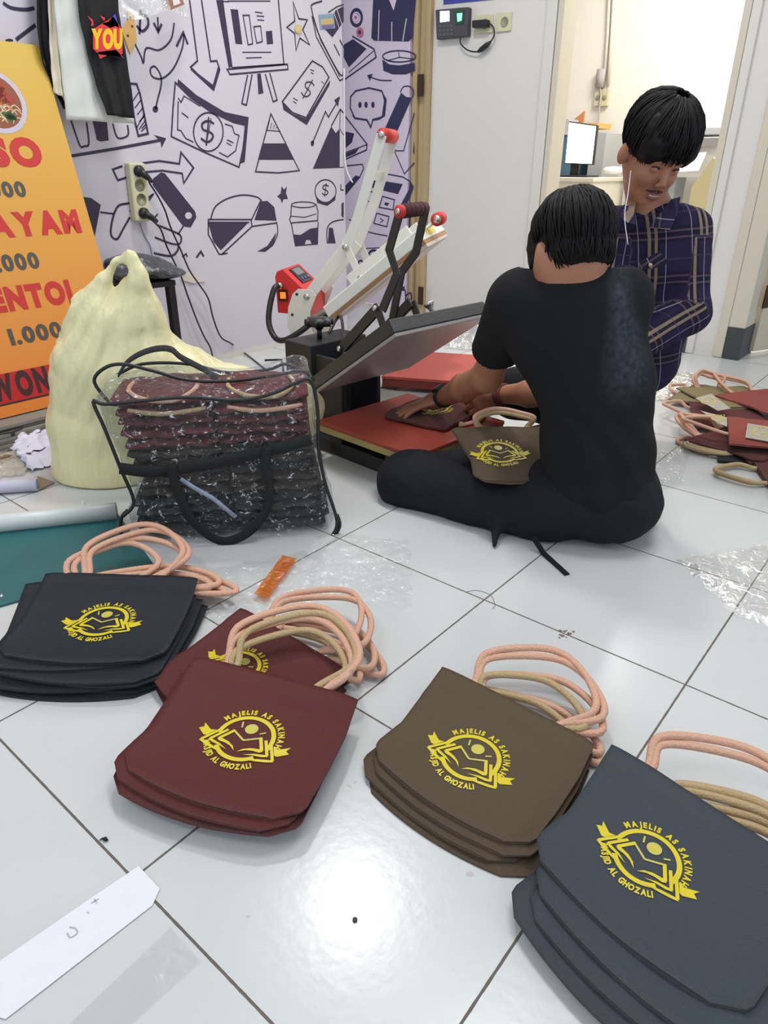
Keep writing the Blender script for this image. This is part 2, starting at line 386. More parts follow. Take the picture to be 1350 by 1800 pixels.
# ------------------------------------------------------------------ room shell
def floor_mat():
    m = bpy.data.materials.new('glazed_floor_tiles'); m.use_nodes = True; nt = m.node_tree; N = nt.nodes.new; K = nt.links.new; b = nt.nodes['Principled BSDF']
    g = N('ShaderNodeNewGeometry'); sp = N('ShaderNodeSeparateXYZ'); K(g.outputs['Position'], sp.inputs[0])
    def M(op, a, bb=None, cc=None):
        n = N('ShaderNodeMath'); n.operation = op
        for i, q in enumerate((a, bb, cc)):
            if q is None: continue
            if isinstance(q, (int, float)): n.inputs[i].default_value = q
            else: K(q, n.inputs[i])
        return n.outputs[0]
    nn = N('ShaderNodeTexNoise'); nn.inputs['Scale'].default_value = 60; K(g.outputs['Position'], nn.inputs[0])
    def line(c):
        d = M('PINGPONG', M('MULTIPLY', c, 2.5), .5); d = M('MULTIPLY', d, .4)
        d = M('ADD', d, M('MULTIPLY', M('SUBTRACT', nn.outputs[0], .5), .0012))
        return M('LESS_THAN', d, .0017)
    ln = M('MAXIMUM', line(sp.outputs[0]), line(sp.outputs[1]))
    n1 = N('ShaderNodeTexNoise'); n1.inputs['Scale'].default_value = 2.2; n1.inputs['Detail'].default_value = 6; K(g.outputs['Position'], n1.inputs[0])
    cr = N('ShaderNodeValToRGB'); cr.color_ramp.elements[0].position = .3; cr.color_ramp.elements[0].color = L(196, 197, 196); cr.color_ramp.elements[1].position = .7; cr.color_ramp.elements[1].color = L(204, 205, 204)
    K(n1.outputs[0], cr.inputs[0])
    # small scuffs and specks of dirt
    n2 = N('ShaderNodeTexNoise'); n2.inputs['Scale'].default_value = 23; n2.inputs['Detail'].default_value = 3; K(g.outputs['Position'], n2.inputs[0])
    sc = M('MULTIPLY', M('GREATER_THAN', n2.outputs[0], .745), .35)
    mx = N('ShaderNodeMix'); mx.data_type = 'RGBA'; K(sc, mx.inputs[0]); K(cr.outputs[0], mx.inputs[6]); mx.inputs[7].default_value = L(160, 140, 130)
    gc = N('ShaderNodeMix'); gc.data_type = 'RGBA'; K(n1.outputs[0], gc.inputs[0]); gc.inputs[6].default_value = L(74, 66, 60); gc.inputs[7].default_value = L(120, 112, 104)
    mx2 = N('ShaderNodeMix'); mx2.data_type = 'RGBA'; K(ln, mx2.inputs[0]); K(mx.outputs[2], mx2.inputs[6]); K(gc.outputs[2], mx2.inputs[7])
    K(mx2.outputs[2], b.inputs['Base Color'])
    K(M('ADD', M('MULTIPLY', ln, .6), M('MULTIPLY_ADD', n1.outputs[0], .12, .17)), b.inputs['Roughness'])
    bp = N('ShaderNodeBump'); bp.inputs['Strength'].default_value = .4; bp.inputs['Distance'].default_value = .002; bp.invert = True; K(ln, bp.inputs['Height'])
    n3 = N('ShaderNodeTexNoise'); n3.inputs['Scale'].default_value = 55; n3.inputs['Detail'].default_value = 2; K(g.outputs['Position'], n3.inputs[0])
    bp2 = N('ShaderNodeBump'); bp2.inputs['Strength'].default_value = .12; bp2.inputs['Distance'].default_value = .002; K(n3.outputs[0], bp2.inputs['Height']); K(bp.outputs[0], bp2.inputs['Normal'])
    K(bp2.outputs[0], b.inputs['Normal']); b.inputs['Specular IOR Level'].default_value = .42
    return m
def S(o): o['kind'] = 'structure'; return o
WALLM = mat('painted_wall', (214, 209, 204), .75, bump=.05, bscale=40, var=.025, vscale=3)
STOREM = mat('store_room_paint', (236, 232, 222), .8)
TRIM = mat('cream_gloss_wood', (205, 196, 178), .45, var=.05, vscale=12, stretch=(1, 1, .15))
WOOD = mat('varnished_bare_wood', (176, 152, 112), .5, var=.3, vscale=14, stretch=(1, 1, .08))
DARKT = mat('dark_base_tile', (62, 64, 68), .5)
S(MB().bb((-2.7, -1.6, -.1), (2.8, 6.0, 0)).build('floor', floor_mat(), smooth=False))
S(MB().bb((-2.7, -1.6, 2.9), (2.8, 6.0, 3.0)).build('ceiling', mat('ceiling_paint', (225, 225, 222), .9), smooth=False))
S(MB().bb((-1.63, -1.6, 0), (-1.551, 2.528, 2.9)).build('wall_left', WALLM, smooth=False))
S(MB().bb((-2.7, 2.4, 0), (-2.62, 6.0, 2.9)).build('wall_far_left', WALLM, smooth=False))
Y0, Y1 = 3.215, 3.335
b = MB()
b.bb((-2.62, Y0, 0), (-2.50, Y1, 2.9)); b.bb((-2.50, Y0, 2.1), (-1.56, Y1, 2.9)); b.bb((-1.545, Y0, 0), (-.842, Y1, 2.9)); b.bb((-.842, Y0, 2.12), (-.008, Y1, 2.9)); b.bb((-.008, Y0, 0), (.160, Y1, 2.9))
b.bb((.160, Y0, 2.1), (1.1, Y1, 2.9)); b.bb((1.1, Y0, 0), (2.8, Y1, 2.9)); b.bb((-1.56, Y0, 2.1), (-1.545, Y1, 2.9))
S(b.build('wall_back', WALLM, smooth=False))
S(MB().bb((-2.62, 5.5, 0), (2.8, 5.6, 2.9)).build('wall_store_back', STOREM, smooth=False))
S(MB().bb((.60, Y1+.9, 0), (.66, 5.5, 2.9)).build('wall_store_right', STOREM, smooth=False))
# doorway to the store room: lining and architraves
b = MB(); b.bb((-.842, Y0-.012, 0), (-.812, Y1, 2.12)); b.bb((-.038, Y0-.012, 0), (-.008, Y1, 2.12)); b.bb((-.812, Y0-.012, 2.09), (-.038, Y1, 2.12))
S(b.build('trim_1', TRIM, smooth=False, bevel=.003))
b = MB(); b.bb((-.90, Y0-.016, 0), (-.846, Y0, 2.17)); b.bb((-.90, Y0-.016, 2.125), (-.0, Y0, 2.17)); b.bb((-.006, Y0-.016, 0), (.03, Y0, 2.17))
S(b.build('trim_2', mat('white_architrave', (212, 208, 200), .6), smooth=False, bevel=.004))
S(MB().bb((-.03, Y0-.02, 0), (-.004, Y0-.0165, .14)).build('baseboard_doorway', DARKT, smooth=False))
b = MB(); b.bb((.165, Y0-.012, 0), (.235, Y0+.20, .14))
S(b.build('baseboard_right', DARKT, smooth=False))
b = MB(); b.bb((.160, Y0-.006, .14), (.232, Y0+.15, 2.1)); b.bb((.12, Y0-.010, 0), (.160, Y0, 2.1))
S(b.build('trim_3', TRIM, smooth=False, bevel=.004))
# open cream door on the right
d0 = V3(.238, 3.37, 0); dx = nrm((.18, .41, 0)); dn = V3(dx[1], -dx[0], 0)
dr = S(MB().box(d0+dx*.39+V3(0, 0, 1.04), (.78, .035, 2.05), (dx, dn, V3(0, 0, 1))).build('door_2', mat('cream_door_paint', (198, 187, 166), .5), smooth=False, bevel=.003))
hp = PN(1326, 522, d0, dn)
MB().box(d0+dx*.004+dn*.02+V3(0, 0, hp[2]), (.035, .006, .10), (dx, dn, V3(0, 0, 1))).build('hinge', mat('old_bronze', (70, 48, 36), .5, .6), dr, smooth=False)
# wood door frame (left), with its mural-covered leaf
b = MB(); b.bb((-1.652, 3.185, 0), (-1.622, Y1, 2.1)); b.bb((-1.62, 3.205, 0), (-1.585, Y1, 2.1)); b.bb((-1.575, 3.19, 0), (-1.547, Y1, 2.1)); b.bb((-2.5, 3.2, 2.06), (-1.547, Y1, 2.1)); b.bb((-1.66, 3.23, 0), (-1.55, Y1, 2.08))
fr = S(b.build('trim_4', WOOD, smooth=False, bevel=.002))
for q in ((741, 150), (741, 520)):
    h = PY(*q, 3.18); MB().bb((h[0]-.022, 3.174, h[2]-.05), (h[0]+.010, 3.184, h[2]+.05)).build('hinge', MATS['old_bronze'], fr, smooth=False)
S(MB().bb((-2.5, 3.181, .012), (-1.668, 3.214, 2.05)).build('door_1', mat('door_board', (205, 195, 205), .6), smooth=False))

# ------------------------------------------------------------------ printed mural (two sheets)
INK = mat('mural_ink', (50, 41, 68), .55)
PAPER = mat('mural_vinyl', (206, 198, 208), .42, bump=.12, bscale=2.2, bd=1) if False else mat('mural_vinyl', (204, 198, 208), .42, bump=.25, bscale=3.0)
PAPER2 = mat('mural_vinyl_door', (206, 190, 206), .42)
INK2 = mat('mural_ink_door', (38, 30, 72), .5)
XL = -1.5505
def c1(*a): return [(x/3, y/3) for x, y in a]
def c2(*a): return [(400+x/3.375, y/3.375) for x, y in a]
mu = Art(lambda x, y: PX(x, y, XL), (1, 0, 0))
mu.b.add([(XL, -.4, .03), (XL, 2.526, .03), (XL, 2.526, 2.7), (XL, -.4, 2.7)], [(0, 1, 2, 3)])
W = .0065
K1 = 1
def st(p, closed=False, smooth=False, w=W): mu.stroke(p, w, closed, smooth, m=1)
def fl(p, smooth=False): mu.fill(p, m=1, smooth=smooth)
def dollar(a, cx, cy, r, rot=0., w=W, m=1):
    f = lambda x, y: (cx+r*(x*math.cos(rot)-y*math.sin(rot)), cy+r*(x*math.sin(rot)+y*math.cos(rot)))
    a.stroke([f(.45, -.6), f(0, -.8), f(-.45, -.55), f(-.35, -.12), f(.1, .02), f(.42, .3), f(.25, .7), f(-.1, .8), f(-.5, .55)], w, smooth=True, m=m, k=2)
    a.stroke([f(0.02, -1.1), f(-.06, 1.1)], w*.8, m=m, k=3)
st([(333, 0), (347, 107), (335, 118), (375, 158), (386, 122), (381, 107), (370, 108), (354, 0)])
fl([(335, 119), (374, 149), (384, 113), (387, 124), (376, 161), (335, 123)])
st([(273, 192), (277, 175), (283, 150), (282, 132), (272, 117), (264, 122), (268, 135), (285, 138), (305, 120), (320, 85), (323, 60)], smooth=True)
st([(310, 82), (322, 57), (330, 78)], w=.009); mu.ell(273, 192, 5, 6, m=1)
st([(236, 75), (248, 100), (252, 110), (257, 85), (280, 88), (300, 70), (306, 40)], smooth=True)
st([(245, 25), (258, 30), (260, 45), (250, 55), (240, 45)], smooth=True, w=.009); st([(247, 18), (245, 60)], w=.009)
st([(277, 30), (278, 55)]); st([(270, 40), (278, 56), (284, 42)], w=.009)
st([(228, 147), (240, 148), (246, 165), (260, 235), (243, 239), (236, 210), (228, 147)], w=.008)
for k in range(5): st([(233+k*4, 178+k*12), (244+k*3.2, 162+k*14)], w=.004)
for k in range(3): st([(240+k*4, 225+k*3), (254+k*1, 200+k*12)], w=.004)
st([(125, 212), (140, 255), (148, 257), (156, 252), (152, 215)], smooth=True); fl([(163, 213), (170, 246), (176, 249), (191, 247), (188, 215)])
st([(198, 217), (205, 240), (214, 243), (225, 237), (224, 220)], smooth=True)
st([(120, 275), (200, 262), (290, 245)], w=.010); fl([(270, 237), (292, 243), (284, 260), (282, 249)])
st([(308, 145), (304, 190), (301, 240), (360, 268), (420, 294), (428, 255), (431, 220), (410, 215), (370, 196), (335, 172)], closed=True)
fl([(311, 150), (313, 139), (345, 167), (395, 197), (437, 206), (430, 285), (422, 288), (431, 220), (405, 212), (368, 194), (335, 170)])
st([(322, 168), (352, 187)], w=.004); st([(313, 172), (318, 180), (323, 170)], w=.005); st([(313, 178), (312, 228), (318, 230), (326, 243), (340, 250)], w=.005)
st([(395, 218), (408, 222), (412, 235), (420, 238), (414, 265), (405, 272), (400, 276), (385, 268)], w=.005)
mu.ell(366, 232, 26, 34, w=.006, m=1); dollar(mu, 365, 231, 23, .05, .009); st([(371, 208), (362, 256)], w=.004)
st([(319, 198), (331, 207)], w=.005); st([(399, 246), (410, 251)], w=.005); st([(398, 251), (407, 256)], w=.004)
st([(250, 287), (280, 283), (315, 288), (318, 268), (340, 295), (323, 322), (320, 305), (285, 300), (250, 303), (228, 310), (207, 317), (198, 298), (215, 292)], w=.0075)
fl([(283, 303), (290, 305), (343, 372), (345, 382), (335, 400), (322, 398), (268, 325), (269, 314)]); mu.ell(331, 379, 6, 6, m=0, k=3)
fl([(140, 345), (160, 348), (177, 360), (166, 418), (157, 400)])
st([(176, 373), (200, 376)]); st([(240, 356), (222, 358), (208, 362), (200, 377), (195, 400), (196, 415), (206, 420), (216, 403), (228, 382)], smooth=True, w=.008)
st([(268, 342), (240, 362), (228, 372)], smooth=True); st([(270, 340), (262, 352)])
st([(275, 395), (300, 405), (317, 414), (316, 428), (300, 428), (272, 417)], smooth=True, w=.008); st([(323, 396), (313, 412)]); st([(313, 428), (312, 440), (300, 450), (270, 445)], smooth=True, w=.009); st([(250, 377), (270, 385), (277, 376)])
st([(370, 386), (378, 364), (398, 350), (425, 343), (450, 346), (460, 353)], smooth=True); st([(458, 353), (442, 386), (366, 386), (366, 391), (438, 391)])
fl([(366, 392), (437, 391), (388, 440), (375, 425)]); st([(366, 391), (366, 412), (385, 447), (390, 447), (443, 398), (441, 386)])
fl([(447, 387), (458, 354), (470, 353), (482, 364), (486, 388)]); st([(443, 398), (486, 392)]); st([(486, 390), (488, 410), (480, 430)], smooth=True, w=.006)
fl([(486, 408), (480, 432), (466, 443), (452, 442), (470, 432)]); st([(390, 447), (400, 445)])
st([(320, 452), (327, 446), (329, 452)]); st([(345, 453), (353, 442), (358, 451)], w=.009)
fl([(380, 0), (391, 0), (408, 117), (402, 120)]); st([(391, 0), (408, 119), (499, 113)], w=.005); st([(489, 0), (499, 114)])
st([(399, 122), (505, 113), (506, 122), (404, 131)], closed=True)
fl([(405, 16), (418, 17), (426, 78), (414, 77)]); st([(427, 27), (438, 27), (444, 77), (436, 79)], closed=True, w=.005); st([(446, 47), (458, 46), (461, 73), (451, 76)], closed=True, w=.005); fl([(467, 55), (478, 54), (480, 77), (469, 78)])
for a in (((426, 92), (477, 92)), ((432, 102), (460, 101)), ((448, 21), (461, 23)), ((451, 28), (464, 29)), ((452, 35), (464, 36)), ((380, 2), (402, 3)), ((400, 2), (475, 2))): st(a, w=.004)
st([(435, 132), (425, 182), (433, 185), (443, 131)]); st([(466, 130), (480, 179), (487, 176), (474, 128)]); fl([(452, 130), (458, 129), (463, 164), (454, 166)])
st([(515, 3), (525, 33), (540, 35), (532, 52), (544, 79), (527, 67), (520, 89), (518, 59), (504, 48), (518, 37)], closed=True)
st([(549, 107), (567, 118), (578, 136), (538, 207), (514, 198), (496, 179)], closed=True); fl([(496, 181), (514, 200), (538, 209), (580, 140), (579, 150), (539, 220), (498, 193)]); dollar(mu, 541, 157, 17, .45, .006)
for a in (((545, 122), (552, 125)), ((546, 127), (551, 130)), ((515, 172), (523, 177)), ((515, 178), (521, 182)), ((565, 143), (569, 147))): st(a, w=.004)
st([(566, 2), (549, 8), (548, 18), (560, 60), (597, 130), (604, 122)], smooth=True); st([(548, 28), (556, 65), (597, 142), (604, 138)], w=.006); st([(551, 30), (563, 70), (598, 136)], w=.004)
fl([(590, 18), (604, 11), (604, 38), (584, 66), (570, 50)]); st([(577, 22), (592, 12), (604, 8)], w=.005); mu.stroke([(586, 20), (596, 50)], .004, k=3, m=0); mu.stroke([(592, 16), (601, 44)], .004, k=3, m=0); st([(587, 78), (597, 98)]); st([(597, 70), (604, 84)])
st([(476, 200), (526, 300), (489, 304), (449, 302)], closed=True); fl([(461, 252), (502, 252), (516, 281), (453, 281)]); st([(468, 229), (493, 231)], w=.004)
for k in range(4): st([(470+k*5, 227), (474+k*4, 211+k*4)], w=.003)
fl([(550, 296), (582, 222), (590, 234), (597, 226), (597, 295)]); st([(582, 222), (598, 192), (604, 199)]); st([(597, 226), (598, 192)], w=.004); st([(597, 226), (604, 238)], w=.004); st([(550, 296), (604, 294)], w=.004)
st([(549, 252), (556, 235), (572, 196), (577, 206), (597, 172)]); fl([(587, 176), (597, 169), (594, 188)]); mu.ell(549, 252, 3, 5, m=1)
fl(c2((320, 1105), (335, 1125), (352, 1105), (346, 1145), (358, 1180), (332, 1182), (322, 1207), (314, 1182), (293, 1165), (315, 1147)))
fl([(553, 340), (560, 352), (575, 357), (590, 343), (589, 352), (575, 362), (558, 357)]); mu.ell(572, 336, 18.5, 20, w=.006, m=1); dollar(mu, 572, 334, 11, .1, .006)
mu.ell(533, 360, 21, 5, w=.005, m=1); st([(512, 362), (511, 380), (509, 385), (511, 392), (558, 388), (559, 372), (555, 358)], smooth=False, w=.006); st([(511, 380), (535, 382), (556, 376)], w=.004)
st([(512, 393), (519, 432), (558, 429), (559, 390)], w=.006); fl([(515, 412), (528, 413), (545, 402), (558, 400), (558, 429), (548, 430), (545, 422), (538, 422), (535, 431), (520, 432)])
st([(575, 428), (575, 402), (585, 390), (604, 386)], smooth=True); fl([(578, 400), (585, 401), (590, 428), (576, 428)]); fl([(600, 358), (604, 355), (604, 383), (600, 380)]); st([(599, 324), (599, 334), (604, 334)], w=.006)
st([(5, 5), (20, 14), (45, 17), (60, 14)], smooth=True, w=.010); st([(28, 70), (62, 44)], w=.010); mu.ell(16, 71, 7, 3, m=1)
for cx, cy, r_ in ((140, -110, 26), (285, -95, 20), (575, -80, 22)):
    mu.ell(cx, cy, r_, r_*1.25, w=.006, m=1); dollar(mu, cx, cy, r_*.6, .1, .006)
for cx, cy, r_ in ((215, -60, 20), (350, -130, 24), (520, -120, 18)):
    st([(cx+r_*(1 if k % 2 == 0 else .45)*math.sin(k*PI/5), cy-r_*1.2*(1 if k % 2 == 0 else .45)*math.cos(k*PI/5)) for k in range(10)], closed=True)
st([(400, -150), (470, -160), (476, -60), (404, -50)], closed=True, w=.008); fl([(415, -125), (428, -127), (430, -75), (417, -73)]); fl([(440, -105), (452, -107), (454, -77), (442, -75)])
ml = mu.b.build('wall_left_mural', [PAPER, INK], smooth=False, recalc=False); S(ml)
# door sheet
YD = 3.1805
mu = Art(lambda x, y: PY(x, y, YD), (0, -1, 0))
mu.b.add([(-2.49, YD, .015), (-1.669, YD, .015), (-1.669, YD, 2.04), (-2.49, YD, 2.04)], [(0, 1, 2, 3)])
fl(c2((865, -20), (853, 225), (870, 242), (1075, 247), (1097, 225), (1118, -20), (1005, -10), (985, 65), (955, -10)))
for a in (((900, 60), (895, 238)), ((975, 130), (975, 243)), ((1062, 110), (1040, 243))): mu.stroke(c2(*a), .006, m=0, k=3)
mu.ell(*c2((765, 105))[0], 9.5, 14, w=.016, m=1); mu.ell(*c2((765, 100))[0], 4, 5, w=.006, m=1)
fl(c2((690, 265), (745, 232), (825, 290), (720, 400), (690, 340))); st(c2((740, 215), (870, 292), (882, 340), (690, 475)), w=.008); st(c2((870, 300), (720, 430)), w=.005)
mu.ell(*c2((1018, 335))[0], 29, 10, w=.007, m=1); fl(c2((918, 352), (960, 382), (1020, 388), (1110, 372), (1112, 420), (1060, 442), (980, 442), (925, 420))); st(c2((950, 360), (1020, 340), (1015, 310)), w=.005); st(c2((1020, 340), (1100, 350)), w=.005)
st(c2((975, 478), (900, 475), (832, 450)), smooth=True); fl(c2((862, 437), (828, 446), (845, 482)))
sp_ = c2((760, 540), (840, 522), (915, 540), (940, 600), (925, 690), (880, 708), (862, 712), (850, 755), (825, 712), (755, 700), (728, 640), (730, 575))
st(sp_, closed=True, w=.009); fl(c2((915, 540), (945, 590), (935, 690), (900, 712), (862, 718), (850, 765), (825, 718), (755, 708), (735, 680), (760, 698), (830, 706), (850, 745), (860, 705), (915, 690), (928, 600)))
for x in (786, 822, 863): mu.ell(*c2((x, 622))[0], 3, 5.5, m=1)
fl(c2((1030, 550), (1060, 575), (1095, 580), (1000, 795), (935, 760))); st(c2((1025, 550), (1045, 515), (1085, 515), (1103, 545), (1095, 580)), smooth=True); 
st(c2((1108, 670), (1045, 895), (990, 895), (1050, 1032), (1108, 965))); fl(c2((1108, 830), (1100, 900), (1108, 920))); st(c2((1000, 895), (985, 860), (1000, 800)), w=.004)
st(c2((690, 680), (828, 855), (825, 890), (700, 945)), w=.008); st(c2((828, 858), (700, 905)), w=.006)
fl(c2((700, 780), (752, 792), (738, 845), (700, 880))); fl(c2((700, 910), (780, 880), (760, 910), (700, 935)))
st(c2((700, 985), (800, 975), (808, 1000), (780, 1060)), w=.007)
st(c2((880, 1020), (1040, 1050), (1082, 1075)), w=.007); fl(c2((1082, 1070), (1105, 1110), (1040, 1270), (1030, 1210), (1078, 1120))); fl(c2((850, 1062), (1040, 1092), (1012, 1152), (838, 1110)))
for q in (((920, 1165), (990, 1185), (982, 1245), (900, 1230)), ((885, 1265), (958, 1285), (945, 1345), (868, 1325)), ((830, 1130), (895, 1150), (882, 1205), (815, 1190))): st(c2(*q), closed=True, w=.007)
fl(c2((935, 1200), (960, 1205), (950, 1222), (930, 1215))); st(c2((905, 1295), (925, 1308), (905, 1320)), w=.006)
st(c2((720, 1300), (820, 1370), (950, 1400)), smooth=True, w=.007); st(c2((720, 1340), (830, 1390)), w=.006); st(c2((1085, 1200), (1078, 1400)), w=.010); st(c2((720, 1440), (790, 1475), (905, 1470)), w=.006)
fl(c2((700, 1160), (790, 1050), (760, 1040), (700, 1100)))
mu.ell(657, 450, 9, 10, w=.014, m=1); mu.ell(634, 463, 4, 5, w=.010, m=1)
st([(696, 511), (710, 507), (713, 522), (712, 543)], smooth=True, w=.009); st([(713, 520), (722, 515), (722, 530), (712, 538)], smooth=True, w=.009); fl([(700, 509), (712, 502), (710, 512)])
S(mu.b.build('door_1_mural', [PAPER2, INK2], smooth=False, recalc=False))
# ------------------------------------------------------------------ emblem (unit: outer ring radius = 1)
YEL = mat('yellow_vinyl_print', (208, 188, 14), .38, var=.10, vscale=40)
YELP = mat('pale_yellow_print', (190, 180, 84), .4, var=.15, vscale=60)
def draw_emblem(a, R):
    f = lambda pts: [(x*R, y*R) for x, y in pts]
    def arc(a0, a1, r=.92, w=.15, m=0):
        a.stroke([(R*r*math.cos(t), R*r*math.sin(t)) for t in np.linspace(math.radians(a0), math.radians(a1), 26)], w*R, m=m, k=1)
    arc(-14, 186); arc(220, 316)
    text_arc(a, 'MAJELIS AS SAKINAH', 1.07*R, math.radians(76), .28*R, .055, gap=.13, sx=.80)
    text_arc(a, 'MASJID AL GHOZALI', 1.30*R, math.radians(-103), .27*R, .055, gap=.08, below=True, sx=.72)
    # sun disc, rays
    a.ell(0, .43*R, .22*R, .22*R, m=1, k=2); a.ell(0, .43*R, .07*R, .09*R, m=0, k=3)
    a.stroke(f([(-.42, .62), (-.33, .38)]), .055*R, m=1, k=2); a.stroke(f([(.52, .44), (.36, .32)]), .055*R, m=1, k=2)
    for s in (-1, 1):
        q = lambda pts: f([(s*x, y) for x, y in pts])
        a.stroke(q([(.47, .19), (.77, -.31)]), .11*R, m=0, k=4)
        a.stroke(q([(0, -.11), (.50, .17)]), .07*R, m=1, k=3)
        a.fill(q([(.83, -.33), (.70, -.27), (.40, -.33), (.18, -.45), (.05, -.62), (.28, -.47), (.5, -.41), (.72, -.41)]), 0, 5)
        a.stroke(q([(.69, .13), (1.03, -.44)]), .10*R, m=0, k=4)
        a.fill(q([(1.09, -.46), (.97, -.42), (.62, -.50), (.30, -.66), (.6, -.58), (.9, -.54)]), 0, 5)
        a.stroke(q([(.91, .06), (1.29, -.57)]), .10*R, m=0, k=4)
        a.fill(q([(1.35, -.60), (1.22, -.55), (.8, -.66), (.42, -.82), (.8, -.76), (1.1, -.69)]), 0, 5)
        a.fill(q([(1.04, -.02), (1.22, -.08), (1.58, .14), (1.50, -.04), (1.64, -.14), (1.32, -.36), (1.22, -.34)]), 0, 3)
# ------------------------------------------------------------------ tote bag
def cloth_mat(name, col, var=.06): return mat(name, col, .9, bump=.35, bscale=420, var=var, vscale=260, spec=.2, sheen=.08)
CL = {'navy': cloth_mat('navy_black_canvas', (35, 37, 43)), 'maroon': cloth_mat('maroon_canvas', (90, 44, 41)), 'brown': cloth_mat('olive_brown_canvas', (88, 74, 57)),
      'slate': cloth_mat('slate_canvas', (64, 70, 75)), 'red': cloth_mat('brick_red_canvas', (142, 66, 58)), 'olive': cloth_mat('light_olive_canvas', (134, 118, 84))}
PINK = mat('peach_rope', (212, 164, 138), .7, bump=.4, bscale=300, stretch=(1, 1, 1))
TAN = mat('tan_rope', (182, 156, 114), .7, bump=.4, bscale=300)
OUT = [(-.118, -.07), (-.104, -.14), (-.111, -.2), (-.09, -.22)]
def bag_xy(u, t, wl=0., sk=0.):
    # u in [-1,1] across, t in [0,1] from opening to bottom
    ys = [0, -.07, -.14, -.20, -.222]; L_ = [-.136, -.122, -.108, -.112, -.088]; R_ = [.136, .146, .149, .148, .118]
    y = t*.222; xl = np.interp(y, [-k for k in ys], L_); xr = np.interp(y, [-k for k in ys], R_)
    x = (xl+xr)/2+(xr-xl)/2*u
    return x+wl, -y-(.012*(1-u*u))*t**3
def bag_h(x, y, seed, amp):
    hem = .0016/(1+math.exp(-(y+.038)*900))
    d = max(abs(x)-.07, 0)*.0+max(-y-.16, 0)
    return hem+amp*(.45*math.sin(x*21+seed)*math.sin(y*17+seed*2)+.25*math.sin(x*47+y*31+seed*1.7)+.16*math.sin(x*90-y*60+seed))-.10*d*d*8+.0012*math.exp(-((y+.040)/.006)**2)
def bag_body(col, seed, th, amp, droop=0.):
    b = MB(); nu, nv = 25, 24
    def H(x, y, u, t): e = max(abs(u)**6, t**8*.9); return bag_h(x, y, seed, amp)-droop*e
    def top(u, t): u = 2*u-1; x, y = bag_xy(u, t); return (x, y, th+H(x, y, u, t)-th*.35*abs(u)**10)
    def bot(u, t): u = 2*u-1; x, y = bag_xy(u, t); return (x, y, H(x, y, u, t)*.9+th*.1*abs(u)**10)
    b.grid(top, nu, nv); n = nu*nv
    b.add([bot(i/(nu-1), j/(nv-1)) for j in range(nv) for i in range(nu)], [(j*nu+i, (j+1)*nu+i, (j+1)*nu+i+1, j*nu+i+1) for j in range(nv-1) for i in range(nu-1)])
    rim = [i for i in range(nu)]+[j*nu+nu-1 for j in range(1, nv)]+[(nv-1)*nu+i for i in range(nu-2, -1, -1)]+[j*nu for j in range(nv-2, 0, -1)]
    b.f += [(rim[k], rim[(k+1) % len(rim)], n+rim[(k+1) % len(rim)], n+rim[k]) for k in range(len(rim))]; b.m += [0]*len(rim)
    return b
def handle_mb(w_, h, s, z0, lift=0., r=.0059, tw=0.):
    p = [(-w_, -.012, z0*.8), (-w_+s*.05, .008, z0), (-w_+s*.15-.010, h*.38, z0+lift), (-w_*.55+s*.6, h*.82, z0+lift*1.3), (s*.9, h, z0+lift*1.2+tw), (w_*.62+s*1.25, h*.80, z0+lift), (w_+s*1.1+.012, h*.38, z0+lift*.8), (w_+s*.25, .010, z0), (w_, -.012, z0*.8)]
    c = catmull(p, 6); rs = [r]*len(c); rs[0] = rs[-1] = r*.3; rs[1] = rs[-2] = r*.45; rs[2] = rs[-3] = r*.65
    return MB().tube(c, rs, 8)
_body = {}; _hand = {}; _emb = {}
def mesh_once(d, key, mk):
    if key not in d: d[key] = mk()
    return d[key]
BAGN = [0]
def tote(col, loc, rz, label, group=None, th=.006, amp=.0012, seed=1., handles=(), emblem=None, rx=0., ry=0., droop=.0, sc=(1, 1, 1)):
    t = bpy.data.objects.new('tote_bag', None); COL.objects.link(t); t.location = loc; t.rotation_euler = (rx, ry, rz); t.empty_display_size = .05; t.scale = sc
    tag(t, label, 'bag', group)
    me = mesh_once(_body, (col, seed, th, amp, droop), lambda: bag_body(col, seed, th, amp, droop).mesh('bag_body', CL[col]))
    o = bpy.data.objects.new('bag_body', me); COL.objects.link(o); o.parent = t
    for hcol, args in handles:
        me = mesh_once(_hand, (hcol,)+tuple(args), lambda: handle_mb(*args).mesh('handle', PINK if hcol == 'p' else TAN))
        o = bpy.data.objects.new('handle', me); COL.objects.link(o); o.parent = t
        if hcol == 't': o['label'] = 'tan rope handle'
    if emblem:
        cx, cy, R, rot = emblem[:4]
        mp = lambda x, y: V3(cx+x*math.cos(rot)-y*math.sin(rot), cy+x*math.sin(rot)+y*math.cos(rot), th+bag_h(cx+x*math.cos(rot)-y*math.sin(rot), cy+x*math.sin(rot)+y*math.cos(rot), seed, amp))
        a = Art(mp, (0, 0, 1), .0007); draw_emblem(a, R)
        o = a.b.build('printed_emblem', [YEL, YELP], t, smooth=False, local=True, recalc=False); o['label'] = 'yellow emblem with ribbon, ring and open book'
    return t
